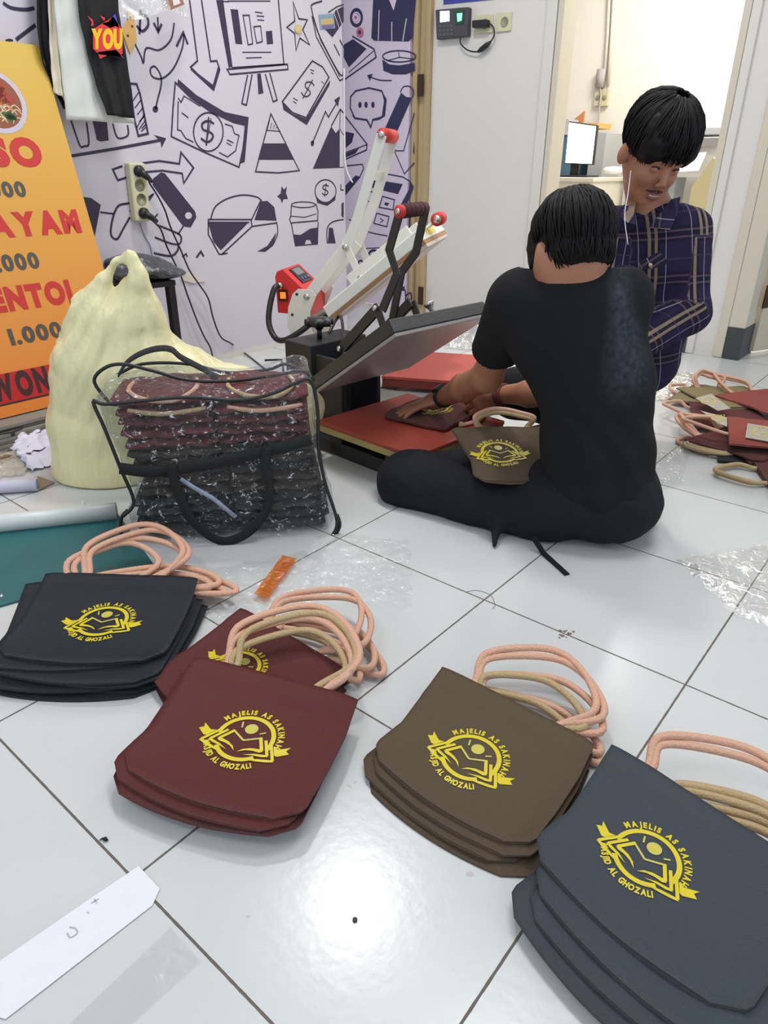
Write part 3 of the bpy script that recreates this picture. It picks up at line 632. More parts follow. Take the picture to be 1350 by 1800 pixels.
def stack(col, n, M, rz, top_label, low_label, group, handles, dz=.0075, offs=None, emblem=(.012, -.139, .044, -.0), seed0=1., amp=.0012, droop=.002, sc=(1, 1, 1)):
    """n bags, the top one first in the labels; handles[i] for the bag i from the bottom"""
    for i in range(n):
        k = n-1-i
        dx, dy, dr = offs[k] if offs and k < len(offs) else (rnd.uniform(-.008, .008), -.004*k, rnd.uniform(-.03, .03))
        c, s = math.cos(rz), math.sin(rz)
        tote(col, (M[0]+c*dx-s*dy, M[1]+s*dx+c*dy, i*dz+.0035), rz+dr, top_label if k == 0 else low_label, None if k == 0 else group, seed=seed0+(i % 3), handles=handles[k] if k < len(handles) else (), emblem=emblem if k == 0 else None, amp=amp, droop=droop, th=.006 if k else .0075, sc=sc)
# stacks; M = middle of the opening edge, rz from the floor direction of that edge
Lo = lambda a: a
def hs(*a): return list(a)
# navy stack, lower left
M = G(213, 1011, .055)
stack('navy', 7, M, math.radians(36.5), 'black tote bag with yellow emblem, topmost of the left stack beside the teal mat',
      'black tote bag lying under the emblem bag in the left stack', 'black tote bags in the left stack', 
      [hs(('p', (.070, .128, .014, .004, .034)), ('p', (.062, .122, .030, .004, .026))), hs(('p', (.068, .112, .046, .004, .024)), ('p', (.052, .100, .020, .003, .022))), hs(('p', (.066, .078, .078, .004, .006)), ('p', (.064, .060, .07, .003, .004))), hs(('p', (.062, .062, .098, .004, .004)), ('p', (.052, .050, .09, .004, .003))), hs(('p', (.060, .048, .110, .004, .0)),)],
      offs=[(0, 0, 0), (-.030, -.012, .10), (.006, -.03, -.03), (.020, -.026, -.08), (-.026, -.036, .05), (.028, -.018, -.12), (-.01, -.04, .02)], dz=.0075, emblem=(.026, -.138, .0395, math.radians(0)), seed0=2, sc=(1.13, 1.13, 1))
# maroon stack: an older pile behind and the front pile on top of it
M = G(515, 1120, .02)
stack('maroon', 4, (M[0]+.0, M[1]-.01, 0), math.radians(-1), 'maroon tote bag whose emblem is half covered, behind the front maroon bag', 'maroon tote bag at the back of the maroon pile, under the half covered one', 'maroon tote bags at the back of the maroon pile',
      [hs(('p', (.070, .150, .020, .004, .022)), ('p', (.066, .140, .046, .004, .018))), hs(('t', (.066, .082, .03, .004, .006)), ('p', (.060, .096, .066, .004, .006))), hs(('p', (.066, .068, .05, .004, .003)), ('t', (.062, .058, .02, .003, .0))), hs(('p', (.070, .080, .080, .004, .004)),)],
      offs=[(0, 0, 0), (.018, .0, -.05), (.030, -.012, -.09), (.01, .008, .02)], dz=.0065, emblem=(.0, -.118, .042, 0), seed0=4)
M = G(480, 1189, .052)
for i, (dx, dy, dr) in enumerate([(-.012, -.020, .05), (-.006, -.013, -.02), (0, 0, 0)]):
    rz = math.radians(19.3); c, s = math.cos(rz), math.sin(rz); top = i == 2
    tote('maroon', (M[0]+c*dx-s*dy, M[1]+s*dx+c*dy, .032+i*.0075), rz+dr, 'maroon tote bag with full yellow emblem, topmost at the front of the maroon pile' if top else 'maroon tote bag directly under the topmost front maroon bag, edge showing below it', None if top else 'maroon tote bags under the front one',
         seed=6+i, handles=hs(('p', (.082, .142, .020, .004, .034)), ('t', (.066, .132, .030, .004, .030))) if top else hs(('p', (.074, .136, .026, .004, .030)),) if i == 1 else hs(('t', (.058, .124, .040, .004, .026)),), emblem=(.027, -.128, .041, 0) if top else None, th=.0075 if top else .006, amp=.0014, droop=.004, sc=(1.08, 1.06, 1))
# brown stack
M = G(902, 1232, .036)
stack('brown', 4, M, math.radians(-.3), 'olive brown tote bag with yellow emblem, topmost of the brown stack in the middle', 'olive brown tote bag lying under the emblem bag in the brown stack', 'olive brown tote bags in the middle stack',
      [hs(('p', (.076, .124, .022, .004, .026)), ('p', (.072, .116, .038, .004, .020))), hs(('t', (.062, .080, .030, .004, .016)), ('p', (.062, .100, .050, .003, .014))), hs(('t', (.058, .058, .036, .004, .004)), ('p', (.066, .072, .062, .003, .002))), hs(('p', (.054, .052, .068, .004, .0)),)],
      offs=[(0, 0, 0), (.004, -.012, .012), (-.004, -.022, -.012), (.008, -.030, .03)], dz=.008, emblem=(.013, -.139, .0435, math.radians(0)), seed0=9)
# slate stack, lower right
M = G(1238, 1414, .052)
stack('slate', 6, M, math.radians(-9.5), 'slate grey tote bag with yellow emblem, nearest to the viewer at the lower right', 'slate grey tote bag lying under the emblem bag in the nearest stack', 'slate grey tote bags in the nearest stack',
      [hs(('p', (.084, .110, .030, .004, .022)), ('p', (.078, .102, .044, .004, .016))), hs(('t', (.062, .090, .034, .004, .006)), ('t', (.056, .082, .044, .003, .004))), hs(('t', (.056, .096, .046, .004, .004)), ('t', (.050, .084, .054, .003, .002))), hs(('p', (.050, .056, .066, .004, .0)),)],
      offs=[(0, 0, 0), (.026, -.030, -.02), (.030, -.050, .02), (.024, -.066, -.05), (.036, -.050, .06), (.02, -.04, .0)], dz=.009, emblem=(-.006, -.130, .0395, math.radians(0)), seed0=12, amp=.0016)

# ------------------------------------------------------------------ sheets lying on the floor
FILM = clear_mat('clear_film', gl=.03, fr=.3, rough=.10, bump=.8, bscale=30, haze=.02, bd=.010, crease_glint=.6, glint_scale=16.)
def film(name, poly, label, cat, m=FILM, z=.004, amp=.006, seed=0, n=44, group=None, f=60, wob_=1.):
    """wrinkled sheet inside a 4-corner floor outline given by seen pixels"""
    c = [G(*p, .002) for p in poly]
    b = MB()
    def fn(u, v):
        p = (c[0]*(1-u)+c[1]*u)*(1-v)+(c[3]*(1-u)+c[2]*u)*v
        e = min(u, 1-u, v, 1-v); wob = wob_*(.006*math.sin(u*19+seed)+.005*math.sin(v*23+seed*2))
        ex = nrm(c[1]-c[0]); ey = nrm(c[3]-c[0]); q = p+ex*wob*.8+ey*wob_*.006*math.sin(u*27+seed*3)
        hh = abs(nz(q[0], q[1], 0., f, seed))**.7*amp+abs(nz(q[0], q[1], .3, f*2.3, seed+3))*amp*.4
        q[2] = z+hh*(.25+.75*min(1, e*8)); return q
    b.grid(fn, n, n)
    o = b.build(name, m, None, smooth=True, loc=tuple((c[0]+c[2])/2*V3(1, 1, 0)))
    return tag(o, label, cat, group)
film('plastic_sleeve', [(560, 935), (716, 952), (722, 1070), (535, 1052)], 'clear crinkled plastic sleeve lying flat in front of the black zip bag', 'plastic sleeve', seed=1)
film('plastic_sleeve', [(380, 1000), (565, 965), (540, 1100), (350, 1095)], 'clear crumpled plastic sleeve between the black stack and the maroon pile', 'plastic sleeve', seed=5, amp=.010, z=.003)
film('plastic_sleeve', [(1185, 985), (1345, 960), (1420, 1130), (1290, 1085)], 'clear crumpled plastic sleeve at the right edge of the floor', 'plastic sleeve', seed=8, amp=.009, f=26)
film('plastic_sleeve', [(1150, 655), (1215, 655), (1225, 700), (1150, 705)], 'clear plastic packet beside the standing plaid shirt hem', 'plastic packet', seed=9, amp=.02, m=clear_mat('hazy_film', gl=.08, bump=.8, haze=.45, hazec=L(205, 200, 180)), n=24)
film('plastic_sleeve', [(1130, 800), (1215, 780), (1200, 850), (1110, 880)], 'clear plastic sleeve between the black shirt and the pile of bags', 'plastic sleeve', seed=12, amp=.016, n=26)
film('plastic_sheet', [(795, 555), (900, 560), (915, 625), (780, 612)], 'crinkled clear plastic over the floor behind the open press', 'plastic sheet', seed=15, amp=.03, n=44, m=clear_mat('milky_film', gl=.10, bump=1., haze=.35), f=40)
ORG = clear_mat('orange_film', tint=L(236, 140, 60), gl=.06, bump=.8, haze=.45, hazec=L(215, 120, 40))
film('orange_wrapper', [(497, 984), (522, 990), (470, 1060), (447, 1052)], 'strip of orange plastic wrapper sticking out beside the maroon pile', 'wrapper', m=ORG, seed=3, amp=.0015, z=.014, n=20, wob_=.15)
# paper strip stuck to the floor, lower left
b = MB(); P = [G(*q, .001) for q in ((244, 1523), (281, 1563), (268, 1592), (10, 1792), (-60, 1770), (-40, 1710), (0, 1690), (130, 1600))]
b.plate([p+V3(0, 0, .0006) for p in P], (0, 0, 1), .0008)
tag(b.build('paper_strip', mat('white_paper_tape', (222, 224, 228), .6, bump=.3, bscale=30, var=.04, vscale=20), None, smooth=False, loc=tuple(P[3]*V3(1, 1, 0))), 'white paper strip stuck across the tile joint at the lower left', 'paper strip')
a = Art(lambda x, y: G(x, y, .0022), (0, 0, 1), .0004)
GRY = mat('grey_pencil', (170, 172, 176), .8)
a.stroke([(118, 1640), (124, 1648), (136, 1640), (132, 1632), (122, 1630)], .0013, smooth=True, m=0); a.stroke([(160, 1588), (174, 1580)], .001); a.stroke([(166, 1580), (170, 1588)], .001); a.stroke([(153, 1603), (157, 1606)], .001)
o = a.b.build('pencil_marks', GRY, None, smooth=False, recalc=False); o.parent = bpy.data.objects['paper_strip']; o.matrix_parent_inverse = Matrix.Translation(-bpy.data.objects['paper_strip'].location)
CLR2 = clear_mat('clear_tape', gl=.035, rough=.2, bump=.2, bscale=12, haze=.05)
b = MB(); b.plate([G(*q, .0010) for q in ((300, 1630), (352, 1690), (210, 1820), (90, 1830), (200, 1725))], (0, 0, 1), .0004)
tag(b.build('tape_strip', CLR2, None, smooth=False, loc=tuple(G(220, 1750))), 'transparent tape strip on the tile right of the white paper strip', 'tape')
b = MB(); q = G(183, 1477, .0); b.plate([q+V3(-.004, -.002, .002), q+V3(.005, -.001, .003), q+V3(.006, .003, .002), q+V3(-.001, .004, .002)], (0, 0, 1), .001); b.tube([q+V3(-.004, -.004, .001), q+V3(-.001, 0, .003)], .0006, 6)
tag(b.build('fabric_scrap', CL['navy'], None, loc=tuple(q)), 'tiny dark scrap beside the tile joint, lower left', 'scrap')
b = MB(); q = G(624, 1618, 0); b.lathe([(0, 0), (.003, .0), (.0028, .0025), (0, .0035)], q, n=10)
tag(b.build('pebble', mat('dark_crumb', (70, 64, 60), .8), None, loc=tuple(q)), 'tiny dark crumb in the bright reflection on the tile', 'crumb')
b = MB()
for k in range(14):
    q = G(998+rnd.uniform(-16, 16), 1115+rnd.uniform(-8, 8), .001); b.lathe([(0, 0), (rnd.uniform(.001, .004), .0), (.001, .0012), (0, .0014)], q, n=7)
tag(b.build('crumbs', mat('rust_crumb', (150, 120, 105), .8), None, loc=tuple(G(998, 1115))), 'brownish crumbs on the tile joint above the brown stack', 'crumbs', kind='stuff')
b = MB(); b.tube(catmull([G(*q, .001) for q in ((820, 1040), (840, 1038), (862, 1046), (870, 1062), (866, 1070))], 6), .0005, 5)
tag(b.build('thread', mat('grey_thread', (120, 120, 120), .8), None, loc=tuple(G(850, 1045))), 'loose thin grey thread on the tile above the brown stack', 'thread')

# ------------------------------------------------------------------ jumbled bags on the right
def tote_px(col, cpx, tpx, z, label, group=None, **k):      # opening centre seen at cpx, handles pointing towards tpx
    c = G(*cpx, z); d = G(*tpx, z)-c; return tote(col, tuple(c), math.atan2(d[1], d[0])-PI/2, label, group, **k)
tote_px('navy', (1262, 786), (1190, 776), .004, 'black tote bag at the bottom of the right pile', handles=[('p', (.066, .12, .0, .003, .0))], seed=27, th=.007)
tote_px('maroon', (1280, 786), (1180, 786), .014, 'maroon tote bag with tan handles at the near edge of the right pile', handles=[('t', (.060, .135, .0, .003, .002)), ('t', (.054, .125, .006, .003, .004))], seed=21, th=.007, droop=.004)
tote_px('maroon', (1250, 762), (1165, 735), .022, 'maroon tote bag in the right pile with three peach handle loops', handles=[('p', (.070, .128, .0, .003, .018)), ('p', (.060, .122, .01, .003, .022)), ('p', (.052, .112, -.01, .003, .028))], seed=22, th=.007)
tote_px('maroon', (1215, 728), (1150, 722), .022, 'maroon tote bag at the left of the right pile behind the black shirt', handles=[('p', (.066, .095, .0, .004, .02))], seed=26, th=.007)
tote_px('olive', (1200, 690), (1160, 682), .020, 'light olive tote bag at the back left of the right pile', handles=[('p', (.050, .05, .0, .004, .012))], seed=24, th=.008, amp=.003)
tote_px('olive', (1248, 684), (1212, 664), .032, 'light olive tote bag in the middle of the right pile under transfer film', handles=[('p', (.050, .075, .0, .004, .03)), ('p', (.044, .070, .008, .004, .04)), ('p', (.040, .062, -.008, .004, .03))], seed=23, th=.008, amp=.003)
tote_px('red', (1308, 692), (1232, 664), .040, 'brick red tote bag at the back right of the right pile', handles=[('p', (.050, .150, -.006, .004, .026)), ('p', (.046, .142, .0, .004, .018))], seed=25, th=.008)
def tote_edge(col, pa, pb, z, label, **k):      # pa, pb = seen ends of the opening edge
    a_ = G(*pa, z); b_ = G(*pb, z); m_ = (a_+b_)/2; e_ = nrm(b_-a_); print('edge', np.linalg.norm(b_-a_)); return tote(col, tuple(m_), math.atan2(e_[1], e_[0]), label, **k)
tote_edge('red', (1282, 790), (1276, 727), .052, 'brick red tote bag with peach handle loop, topmost front of the right pile', handles=[('p', (.048, .135, .010, .004, .012))], seed=20, th=.009, amp=.002, droop=.004)
tote_px('maroon', (1338, 838), (1262, 832), .008, 'dark maroon tote bag with two tan handles lying alone at the right edge', handles=[('t', (.056, .125, -.004, .004, .006)), ('t', (.052, .118, .004, .003, .0))], seed=28, th=.008)
TF = clear_mat('transfer_film', gl=.05, rough=.25, bump=.3, haze=.62, hazec=L(196, 188, 172))
def transfer(poly, z, label, seed, dots):
    a = Art(lambda x, y: G(x, y, z), (0, 0, 1), .0006)
    t = tag(a.b.build('t', TF, None) if False else MB().plate([G(*p, z) for p in poly], (0, 0, 1), .0008).build('transfer_film', TF, None, smooth=False, loc=tuple(G(*poly[0], z))), label, 'transfer film')
    r = random.Random(seed)
    for cx, cy, rx, ry in dots: 
        a.ell(cx, cy, rx, ry, w=.004); a.stroke([(cx-rx*.5, cy), (cx, cy+ry*.3), (cx+rx*.5, cy)], .004)
        for k in range(5): x = cx-rx*.9+k*rx*.45; a.stroke([(x, cy-ry*1.2), (x+2, cy-ry*1.2+2.5)], .003)
    o = a.b.build('yellow_print', YEL, None, smooth=False, recalc=False); o.parent = t; o.matrix_parent_inverse = Matrix.Translation(-t.location); return t
transfer([(1222, 700), (1250, 692), (1285, 718), (1262, 722)], .062, 'small transfer film with yellow print on the olive bag', 3, [(1245, 706, 12, 5)])
transfer([(1232, 722), (1278, 734), (1278, 750), (1262, 744)], .066, 'narrow transfer film inside the peach handle loop', 4, [(1262, 735, 11, 5)])
transfer([(1314, 744), (1362, 752), (1362, 778), (1310, 769)], .066, 'transfer film with yellow print on the brick red bag at the right edge', 5, [(1340, 760, 16, 8)])
# ------------------------------------------------------------------ black heat press
BLK = mat('black_powder_coat', (36, 37, 40), .45, bump=.15, bscale=300); BLK2 = mat('black_plastic', (24, 24, 26), .4); STEEL = mat('brushed_steel', (190, 188, 182), .3, 1.)
SIL = mat('red_silicone_pad', (160, 66, 50), .6, bump=.1, bscale=200); ALU = mat('coated_aluminium', (158, 152, 150), .38, .35); YFOAM = mat('yellowish_board_edge', (170, 152, 96), .8, var=.2, vscale=90)
WHT = mat('white_powder_coat', (218, 217, 208), .35); WDK = mat('board_edge_brown', (160, 118, 74), .7, var=.2, vscale=60); REDP = mat('red_powder_coat', (206, 34, 34), .4); REDG = mat('red_foam_grip', (200, 46, 40), .6, bump=.3, bscale=200)
def ln(a, b, t): return a+(b-a)*t
pl = G(730, 800, .12); hx = nrm(G(562, 738, .12)-pl); hy = nrm(G(900, 740, .12)-pl)      # near corner; hx towards the hinge, hy to the far side
hx = V3(-.996, .087, 0); hx = nrm(hx); hy = V3(.087, .996, 0)
Z = V3(0, 0, 1); S38 = .385
pr = thing('heat_press', tuple((pl+hx*.3+hy*.19)*V3(1, 1, 0)), 'black clamshell heat press standing open, nearer of the two presses', 'heat press')
O = pl
def qf(a, b, z): return V3(O[0], O[1], 0)+hx*a+hy*b+Z*z
def qbox(mb, a0, a1, b0, b1, z0, z1): return mb.hexa([qf(a0, b0, z0), qf(a0, b1, z0), qf(a1, b1, z0), qf(a1, b0, z0), qf(a0, b0, z1), qf(a0, b1, z1), qf(a1, b1, z1), qf(a1, b0, z1)])
b = MB(); qbox(b, .04, .56, .05, .10, .0, .045); qbox(b, .04, .56, .285, .335, .0, .045); qbox(b, .10, .16, .05, .335, .004, .06); qbox(b, .34, .40, .05, .335, .004, .06); qbox(b, .15, .25, .14, .245, .045, .092)
b.build('base_frame', BLK, pr, smooth=False, bevel=.003)
b = MB(); qbox(b, .0, S38, 0, S38, .088, .108); b.build('lower_platen', YFOAM, pr, smooth=False, bevel=.002)
b = MB(); qbox(b, -.002, S38+.002, -.002, S38+.002, .108, .120); b.build('silicone_pad', SIL, pr, smooth=False, bevel=.003)
# hinge housing: top near corner seen at (545,608), left corner (500,597)
hz = .300
Nc = G(545, 608, hz)-V3(*(list(O[:2])+[0])); ha, hb_ = Nc@hx, Nc@hy
b = MB(); qbox(b, ha, ha+.125, hb_, hb_+.235, .045, hz); b.build('hinge_housing', BLK, pr, smooth=False, bevel=.004)
b = MB(); qbox(b, .40, ha+.01, .11, .125, .06, .27); b.build('side_bracket', BLK, pr, smooth=False, bevel=.002); b = MB(); qbox(b, .40, ha+.01, .26, .275, .06, .27); b.build('side_bracket', BLK, pr, smooth=False, bevel=.002)
k0 = G(568, 600, hz)*V3(1, 1, 0)+Z*hz
k0 = qf(ha+.055, hb_+.085, hz)
kb = MB(); kb.cyl(k0, k0+Z*.035, .008); kb.build('adjusting_screw', BLK2, pr)
kb = MB(); kb.lathe([(0, .030), (.012, .030), (.014, .040)]+[(.036, .042), (.038, .050), (.036, .062), (.012, .066), (0, .066)], k0, n=28)
for k in range(6): a = k*PI/3; kb.cyl(k0+V3(math.cos(a)*.036, math.sin(a)*.036, .043), k0+V3(math.cos(a)*.036, math.sin(a)*.036, .061), .011, 12)
kb.build('adjusting_knob', BLK2, pr)
# raised upper platen: hinge corner near seen (558,690); raised near corner (695,590)
Pn = PN(558, 690, qf(0, 0, 0), hy); Qn = PN(697, 592, qf(0, 0, 0), hy)
ud = nrm(Qn-Pn); un = np.cross(ud, hy); un = un if un[2] > 0 else -un
def up(a, b, c): return Pn+ud*a+hy*b+un*c
def ubox(mb, a0, a1, b0, b1, c0, c1, ins=0.): return mb.hexa([up(a0, b0, c0), up(a0, b1, c0), up(a1, b1, c0), up(a1, b0, c0), up(a0+ins, b0+ins, c1), up(a0+ins, b1-ins, c1), up(a1-ins, b1-ins, c1), up(a1-ins, b0+ins, c1)])
LU = np.linalg.norm(Qn-Pn)
b = MB(); ubox(b, 0, LU, 0, S38, 0, .010); b.build('heating_plate', ALU, pr, smooth=False, bevel=.002)
b = MB(); ubox(b, -.002, LU+.002, -.002, S38+.002, .010, .048, .006); b.build('upper_cover', BLK, pr, smooth=False, bevel=.003)
b = MB(); ubox(b, .02, LU*.62, .13, .15, .048, .085); b.build('arm_bracket', BLK, pr, smooth=False, bevel=.002); b = MB(); ubox(b, .02, LU*.62, .235, .255, .048, .085); b.build('arm_bracket', BLK, pr, smooth=False, bevel=.002)
def bars(mb, pxs, yb, w, t):   # flat bar through seen points in the vertical plane b = yb
    P = [PN(*p, qf(0, yb, 0), hy) for p in pxs]; mb.strap(P, t, w, hy) ; return P
def bar2(mb, P, w, t): mb.strap(P, t, w, hy)
b = MB(); Pl = [PN(*p, qf(0, .10, 0), hy) for p in ((703, 372), (684, 440), (698, 482), (672, 545))]; bar2(b, Pl, .026, .006); b.build('lever_arm', BLK, pr, smooth=False, bevel=.0015); b = MB()
Pr_ = [PN(*p, qf(0, .235, 0), hy) for p in ((748, 366), (731, 444), (706, 478), (690, 560))]; bar2(b, Pr_, .026, .006)
b.build('lever_arm', BLK, pr, smooth=False, bevel=.0015)
b = MB(); b.cyl(ln(Pl[0], Pr_[0], .04), ln(Pl[0], Pr_[0], .96), .0155, 20)
for k in range(5): c = ln(Pl[0], Pr_[0], .16+.16*k); b.cyl(c-hy*.004, c+hy*.004, .0172, 20)
b.build('handle_grip', mat('dark_red_foam', (66, 26, 28), .8), pr)
b = MB(); b.cyl(Pl[0]-hy*.006, Pl[0]+hy*.006, .0155, 20); o = b.build('grip_collar', REDG, pr)
b = MB(); A = PN(665, 541, qf(0, .11, 0), hy); B = PN(601, 612, qf(0, .11, 0), hy)
for y in (0, .13): b = MB(); bar2(b, [A+hy*y, B+hy*y], .030, .010); b.build('main_arm', BLK, pr, smooth=False, bevel=.002)
b = MB(); C2 = PN(678, 580, qf(0, .10, 0), hy)
for y in (-.004, .136): b = MB(); bar2(b, [A+hy*y-ud*0, C2+hy*y], .024, .006); b.build('link_plate', BLK, pr, smooth=False, bevel=.0015)
for c in (A-hy*.012, B-hy*.010, Pl[0]-hy*.006): b = MB(); b.lathe([(.008, 0), (.008, -.004), (.005, -.006), (0, -.006)], c, hy, 12); b.build('pivot_bolt', STEEL, pr)
b = MB(); c = up(LU*.86, .22, .048); b.lathe([(.006, 0), (.006, .02), (.012, .03), (.016, .036), (.01, .042), (0, .044)], c, un, 14); b.build('plate_knob', STEEL, pr)
# cable
b = MB(); e0 = up(.0, .1, .03)
b.tube(catmull([k0+V3(-.03, .07, -.004), k0+V3(-.02, .12, .05), up(.03, .12, .07)], 6), .005, 8); b.build('cable', BLK2, pr)

# ------------------------------------------------------------------ white heat press with red control box
wx = nrm(V3(-.318, -.153, 0)) ; wy = V3(-wx[1], wx[0], 0)
if wy[1] < 0: wy = -wy
wO = G(866, 674, .13)*V3(1, 1, 0)       # near right corner of its pad
wp = thing('heat_press', tuple(wO+wx*.3+wy*.19), 'white clamshell heat press with red control box, farther of the two presses', 'heat press')
def r_(a, b, z): return wO+wx*a+wy*b+Z*z
def rbox(mb, a0, a1, b0, b1, z0, z1): return mb.hexa([r_(a0, b0, z0), r_(a0, b1, z0), r_(a1, b1, z0), r_(a1, b0, z0), r_(a0, b0, z1), r_(a0, b1, z1), r_(a1, b1, z1), r_(a1, b0, z1)])
b = MB(); rbox(b, .0, .60, .015, .030, .0, .075); rbox(b, .0, .60, .35, .365, .0, .075); rbox(b, .0, .02, .02, .36, .0, .075); rbox(b, .4, .44, .02, .36, .0, .075); rbox(b, .15, .25, .1, .28, .05, .1); b.build('base_frame', WHT, wp, smooth=False, bevel=.003)
b = MB(); rbox(b, .0, S38, 0, S38, .092, .118); b.build('lower_platen', mat('pad_core_red', (130, 52, 44), .7), wp, smooth=False, bevel=.002)
b = MB(); rbox(b, -.002, S38+.002, -.002, S38+.002, .118, .130); b.build('silicone_pad', mat('red_silicone_pad_bright', (178, 76, 66), .6), wp, smooth=False, bevel=.003)
# raised platen: near-side lower edge (587,562)-(751,431)
Pw = PN(584, 566, r_(0, .0, 0), wy); Qw = PN(751, 431, r_(0, .0, 0), wy)
vd = nrm(Qw-Pw); vn = np.cross(vd, wy); vn = vn if vn[2] > 0 else -vn; LW = np.linalg.norm(Qw-Pw)
print('white platen', LW, 'tilt', math.degrees(math.asin(vd[2])), 'black', LU, math.degrees(math.asin(ud[2])))
def vp(a, b, c): return Pw+vd*a+wy*b+vn*c
def vbox(mb, a0, a1, b0, b1, c0, c1, ins=0.): return mb.hexa([vp(a0, b0, c0), vp(a0, b1, c0), vp(a1, b1, c0), vp(a1, b0, c0), vp(a0+ins, b0+ins, c1), vp(a0+ins, b1-ins, c1), vp(a1-ins, b1-ins, c1), vp(a1-ins, b0+ins, c1)])
WB = .40
b = MB(); vbox(b, 0, LW, 0, WB, -.006, .006); b.build('heating_plate', mat('pale_heating_plate', (188, 172, 166), .4, .15), wp, smooth=False, bevel=.002)
b = MB(); vbox(b, 0, LW, 0, WB, .006, .018); b.build('board_layer', WDK, wp, smooth=False, bevel=.001)
b = MB(); vbox(b, -.002, LW+.002, -.002, WB+.002, .018, .058, .004); b.build('upper_cover', WHT, wp, smooth=False, bevel=.004)
b = MB(); vbox(b, .10, LW*.9, .10, .112, .058, .095); b.build('arm_bracket', WHT, wp, smooth=False, bevel=.002); b = MB(); vbox(b, .10, LW*.9, .26, .272, .058, .095); b.build('arm_bracket', WHT, wp, smooth=False, bevel=.002)
a = Art(lambda x, y: PN(x, y, vp(LW+.002, 0, 0), vd), vd, .0012)
b = MB(); c = vp(LW*.985, .10, .038)
P = [vp(LW+.0015, y, z) for y, z in ((.10, .028), (.24, .028), (.24, .050), (.10, .050))]; b.plate(P, vd, .001); b.build('warning_sticker', mat('yellow_sticker', (214, 200, 70), .5), wp, smooth=False)
# lever
yl, yr = .12, .26
def PW(p, yb): return PN(*p, r_(0, yb, 0), wy)
L0 = [PW(p, yl) for p in ((671, 237), (629, 382), (628, 400), (608, 436))]; R0 = [PW(p, yr) for p in ((692, 240), (660, 350), (648, 388), (628, 432))]
def wbar(mb, P, w, t): mb.strap(P, t, w, wy)
b = MB(); wbar(b, [L0[0], L0[1], L0[3]], .034, .006); wbar(b, [R0[0], R0[1], R0[3]], .034, .006); c = ln(L0[0], L0[1], .48); c2_ = ln(R0[0], R0[1], .62); b.box((c+c2_)/2, (np.linalg.norm(c2_-c), .004, .03), (nrm(c2_-c), nrm(np.cross(nrm(c2_-c), L0[0]-L0[1])), nrm(L0[0]-L0[1])))
b.build('lever_arm', WHT, wp, smooth=False, bevel=.0015)
b = MB(); b.cyl(ln(L0[0], R0[0], .08), ln(L0[0], R0[0], .95), .021, 20); b.build('handle_grip', REDG, wp)
A = PW((610, 434), yl); B = PW((543, 520), yl); C3 = PW((636, 488), yl)
b = MB()
for y in (0, .14): b = MB(); wbar(b, [A+wy*y, B+wy*y], .040, .010); b.build('main_arm', WHT, wp, smooth=False, bevel=.002)
b = MB()
for y in (-.010, .15): b = MB(); wbar(b, [A+wy*y, C3+wy*y], .026, .006); b.build('link_plate', WHT, wp, smooth=False, bevel=.0015)
for c in (A-wy*.016, B-wy*.022, C3-wy*.016, L0[0]-wy*.003): b = MB(); b.lathe([(.011, 0), (.011, -.005), (.006, -.008), (0, -.008)], c, wy, 14); b.build('pivot_bolt', STEEL, wp)
b = MB(); c = PW((648, 470), .19); b.lathe([(.008, -.05), (.008, -.01), (.026, -.008), (.028, .004), (.018, .010), (0, .012)], c, vn, 16); b.build('adjusting_knob', BLK2, wp)
# side plate, control box
b = MB(); sp = [PW(p, yl-.02) for p in ((515, 516), (524, 508), (548, 510), (556, 520), (545, 548), (545, 575), (556, 600), (520, 610), (506, 575), (507, 540))]
b.plate(sp, wy, .006); b.build('side_plate', WHT, wp, smooth=False); b = MB(); b.plate([p+wy*.20 for p in sp], wy, .006); b.build('side_plate', WHT, wp, smooth=False)
for p in ((522, 517), (514, 553)): b = MB(); b.lathe([(.005, 0), (.005, -.003), (0, -.004)], PW(p, yl-.022), wy, 10); b.build('side_screw', mat('dark_screw', (60, 60, 60), .5, .8), wp)
b = MB(); rbox(b, .44, .60, .04, .34, .0, .20); b.build('hinge_housing', WHT, wp, smooth=False, bevel=.004)
# red box: silhouette in the press' side plane, extruded across
yb0, yb1 = .13, .30
cb = [PW(p, yb0) for p in ((487, 548), (483, 482), (490, 472), (500, 472), (540, 508), (545, 530), (545, 556))]
cb = [PW(p, yb0) for p in ((488, 550), (483, 487), (486, 477), (497, 473), (530, 505), (545, 520), (546, 556))]
b = MB(); b.plate([p+wy*(yb1-yb0)/2 for p in cb], wy, yb1-yb0); box = b.build('control_box', REDP, wp, smooth=False, bevel=.004)
e1 = cb[4]-cb[3]; L1 = np.linalg.norm(e1); ed = nrm(e1); en = np.cross(ed, wy); en = en if en[2] > 0 else -en
def cf(a, bb, c=0.): return cb[3]+ed*a*L1+wy*(yb1-yb0)*bb+en*(.002+c)
b = MB(); b.plate([cf(.12, .22), cf(.12, .82), cf(.88, .82), cf(.88, .22)], en, .004); b.build('display_panel', mat('panel_black', (40, 40, 46), .3), box, smooth=False)
b = MB(); b.plate([cf(.18, .3, .003), cf(.18, .72, .003), cf(.5, .72, .003), cf(.5, .3, .003)], en, .002); b.build('display', mat('display_grey', (110, 114, 118), .3, emis=L(110, 114, 118), es=.15), box, smooth=False)
for k in range(3): b = MB(); b.lathe([(.005, 0), (.005, .002), (0, .003)], cf(.70, .36+.17*k, .003), en, 10); b.build('button', mat('button_blue', (110, 140, 180), .4), box)
b = MB(); c = PW((498, 519), yb0); b.box(c-wy*.003, (.020, .006, .022), (wx, wy, Z)); b.build('power_switch', mat('switch_orange', (250, 80, 20), .4, emis=(1, .10, .01, 1), es=1.6), box, smooth=False)
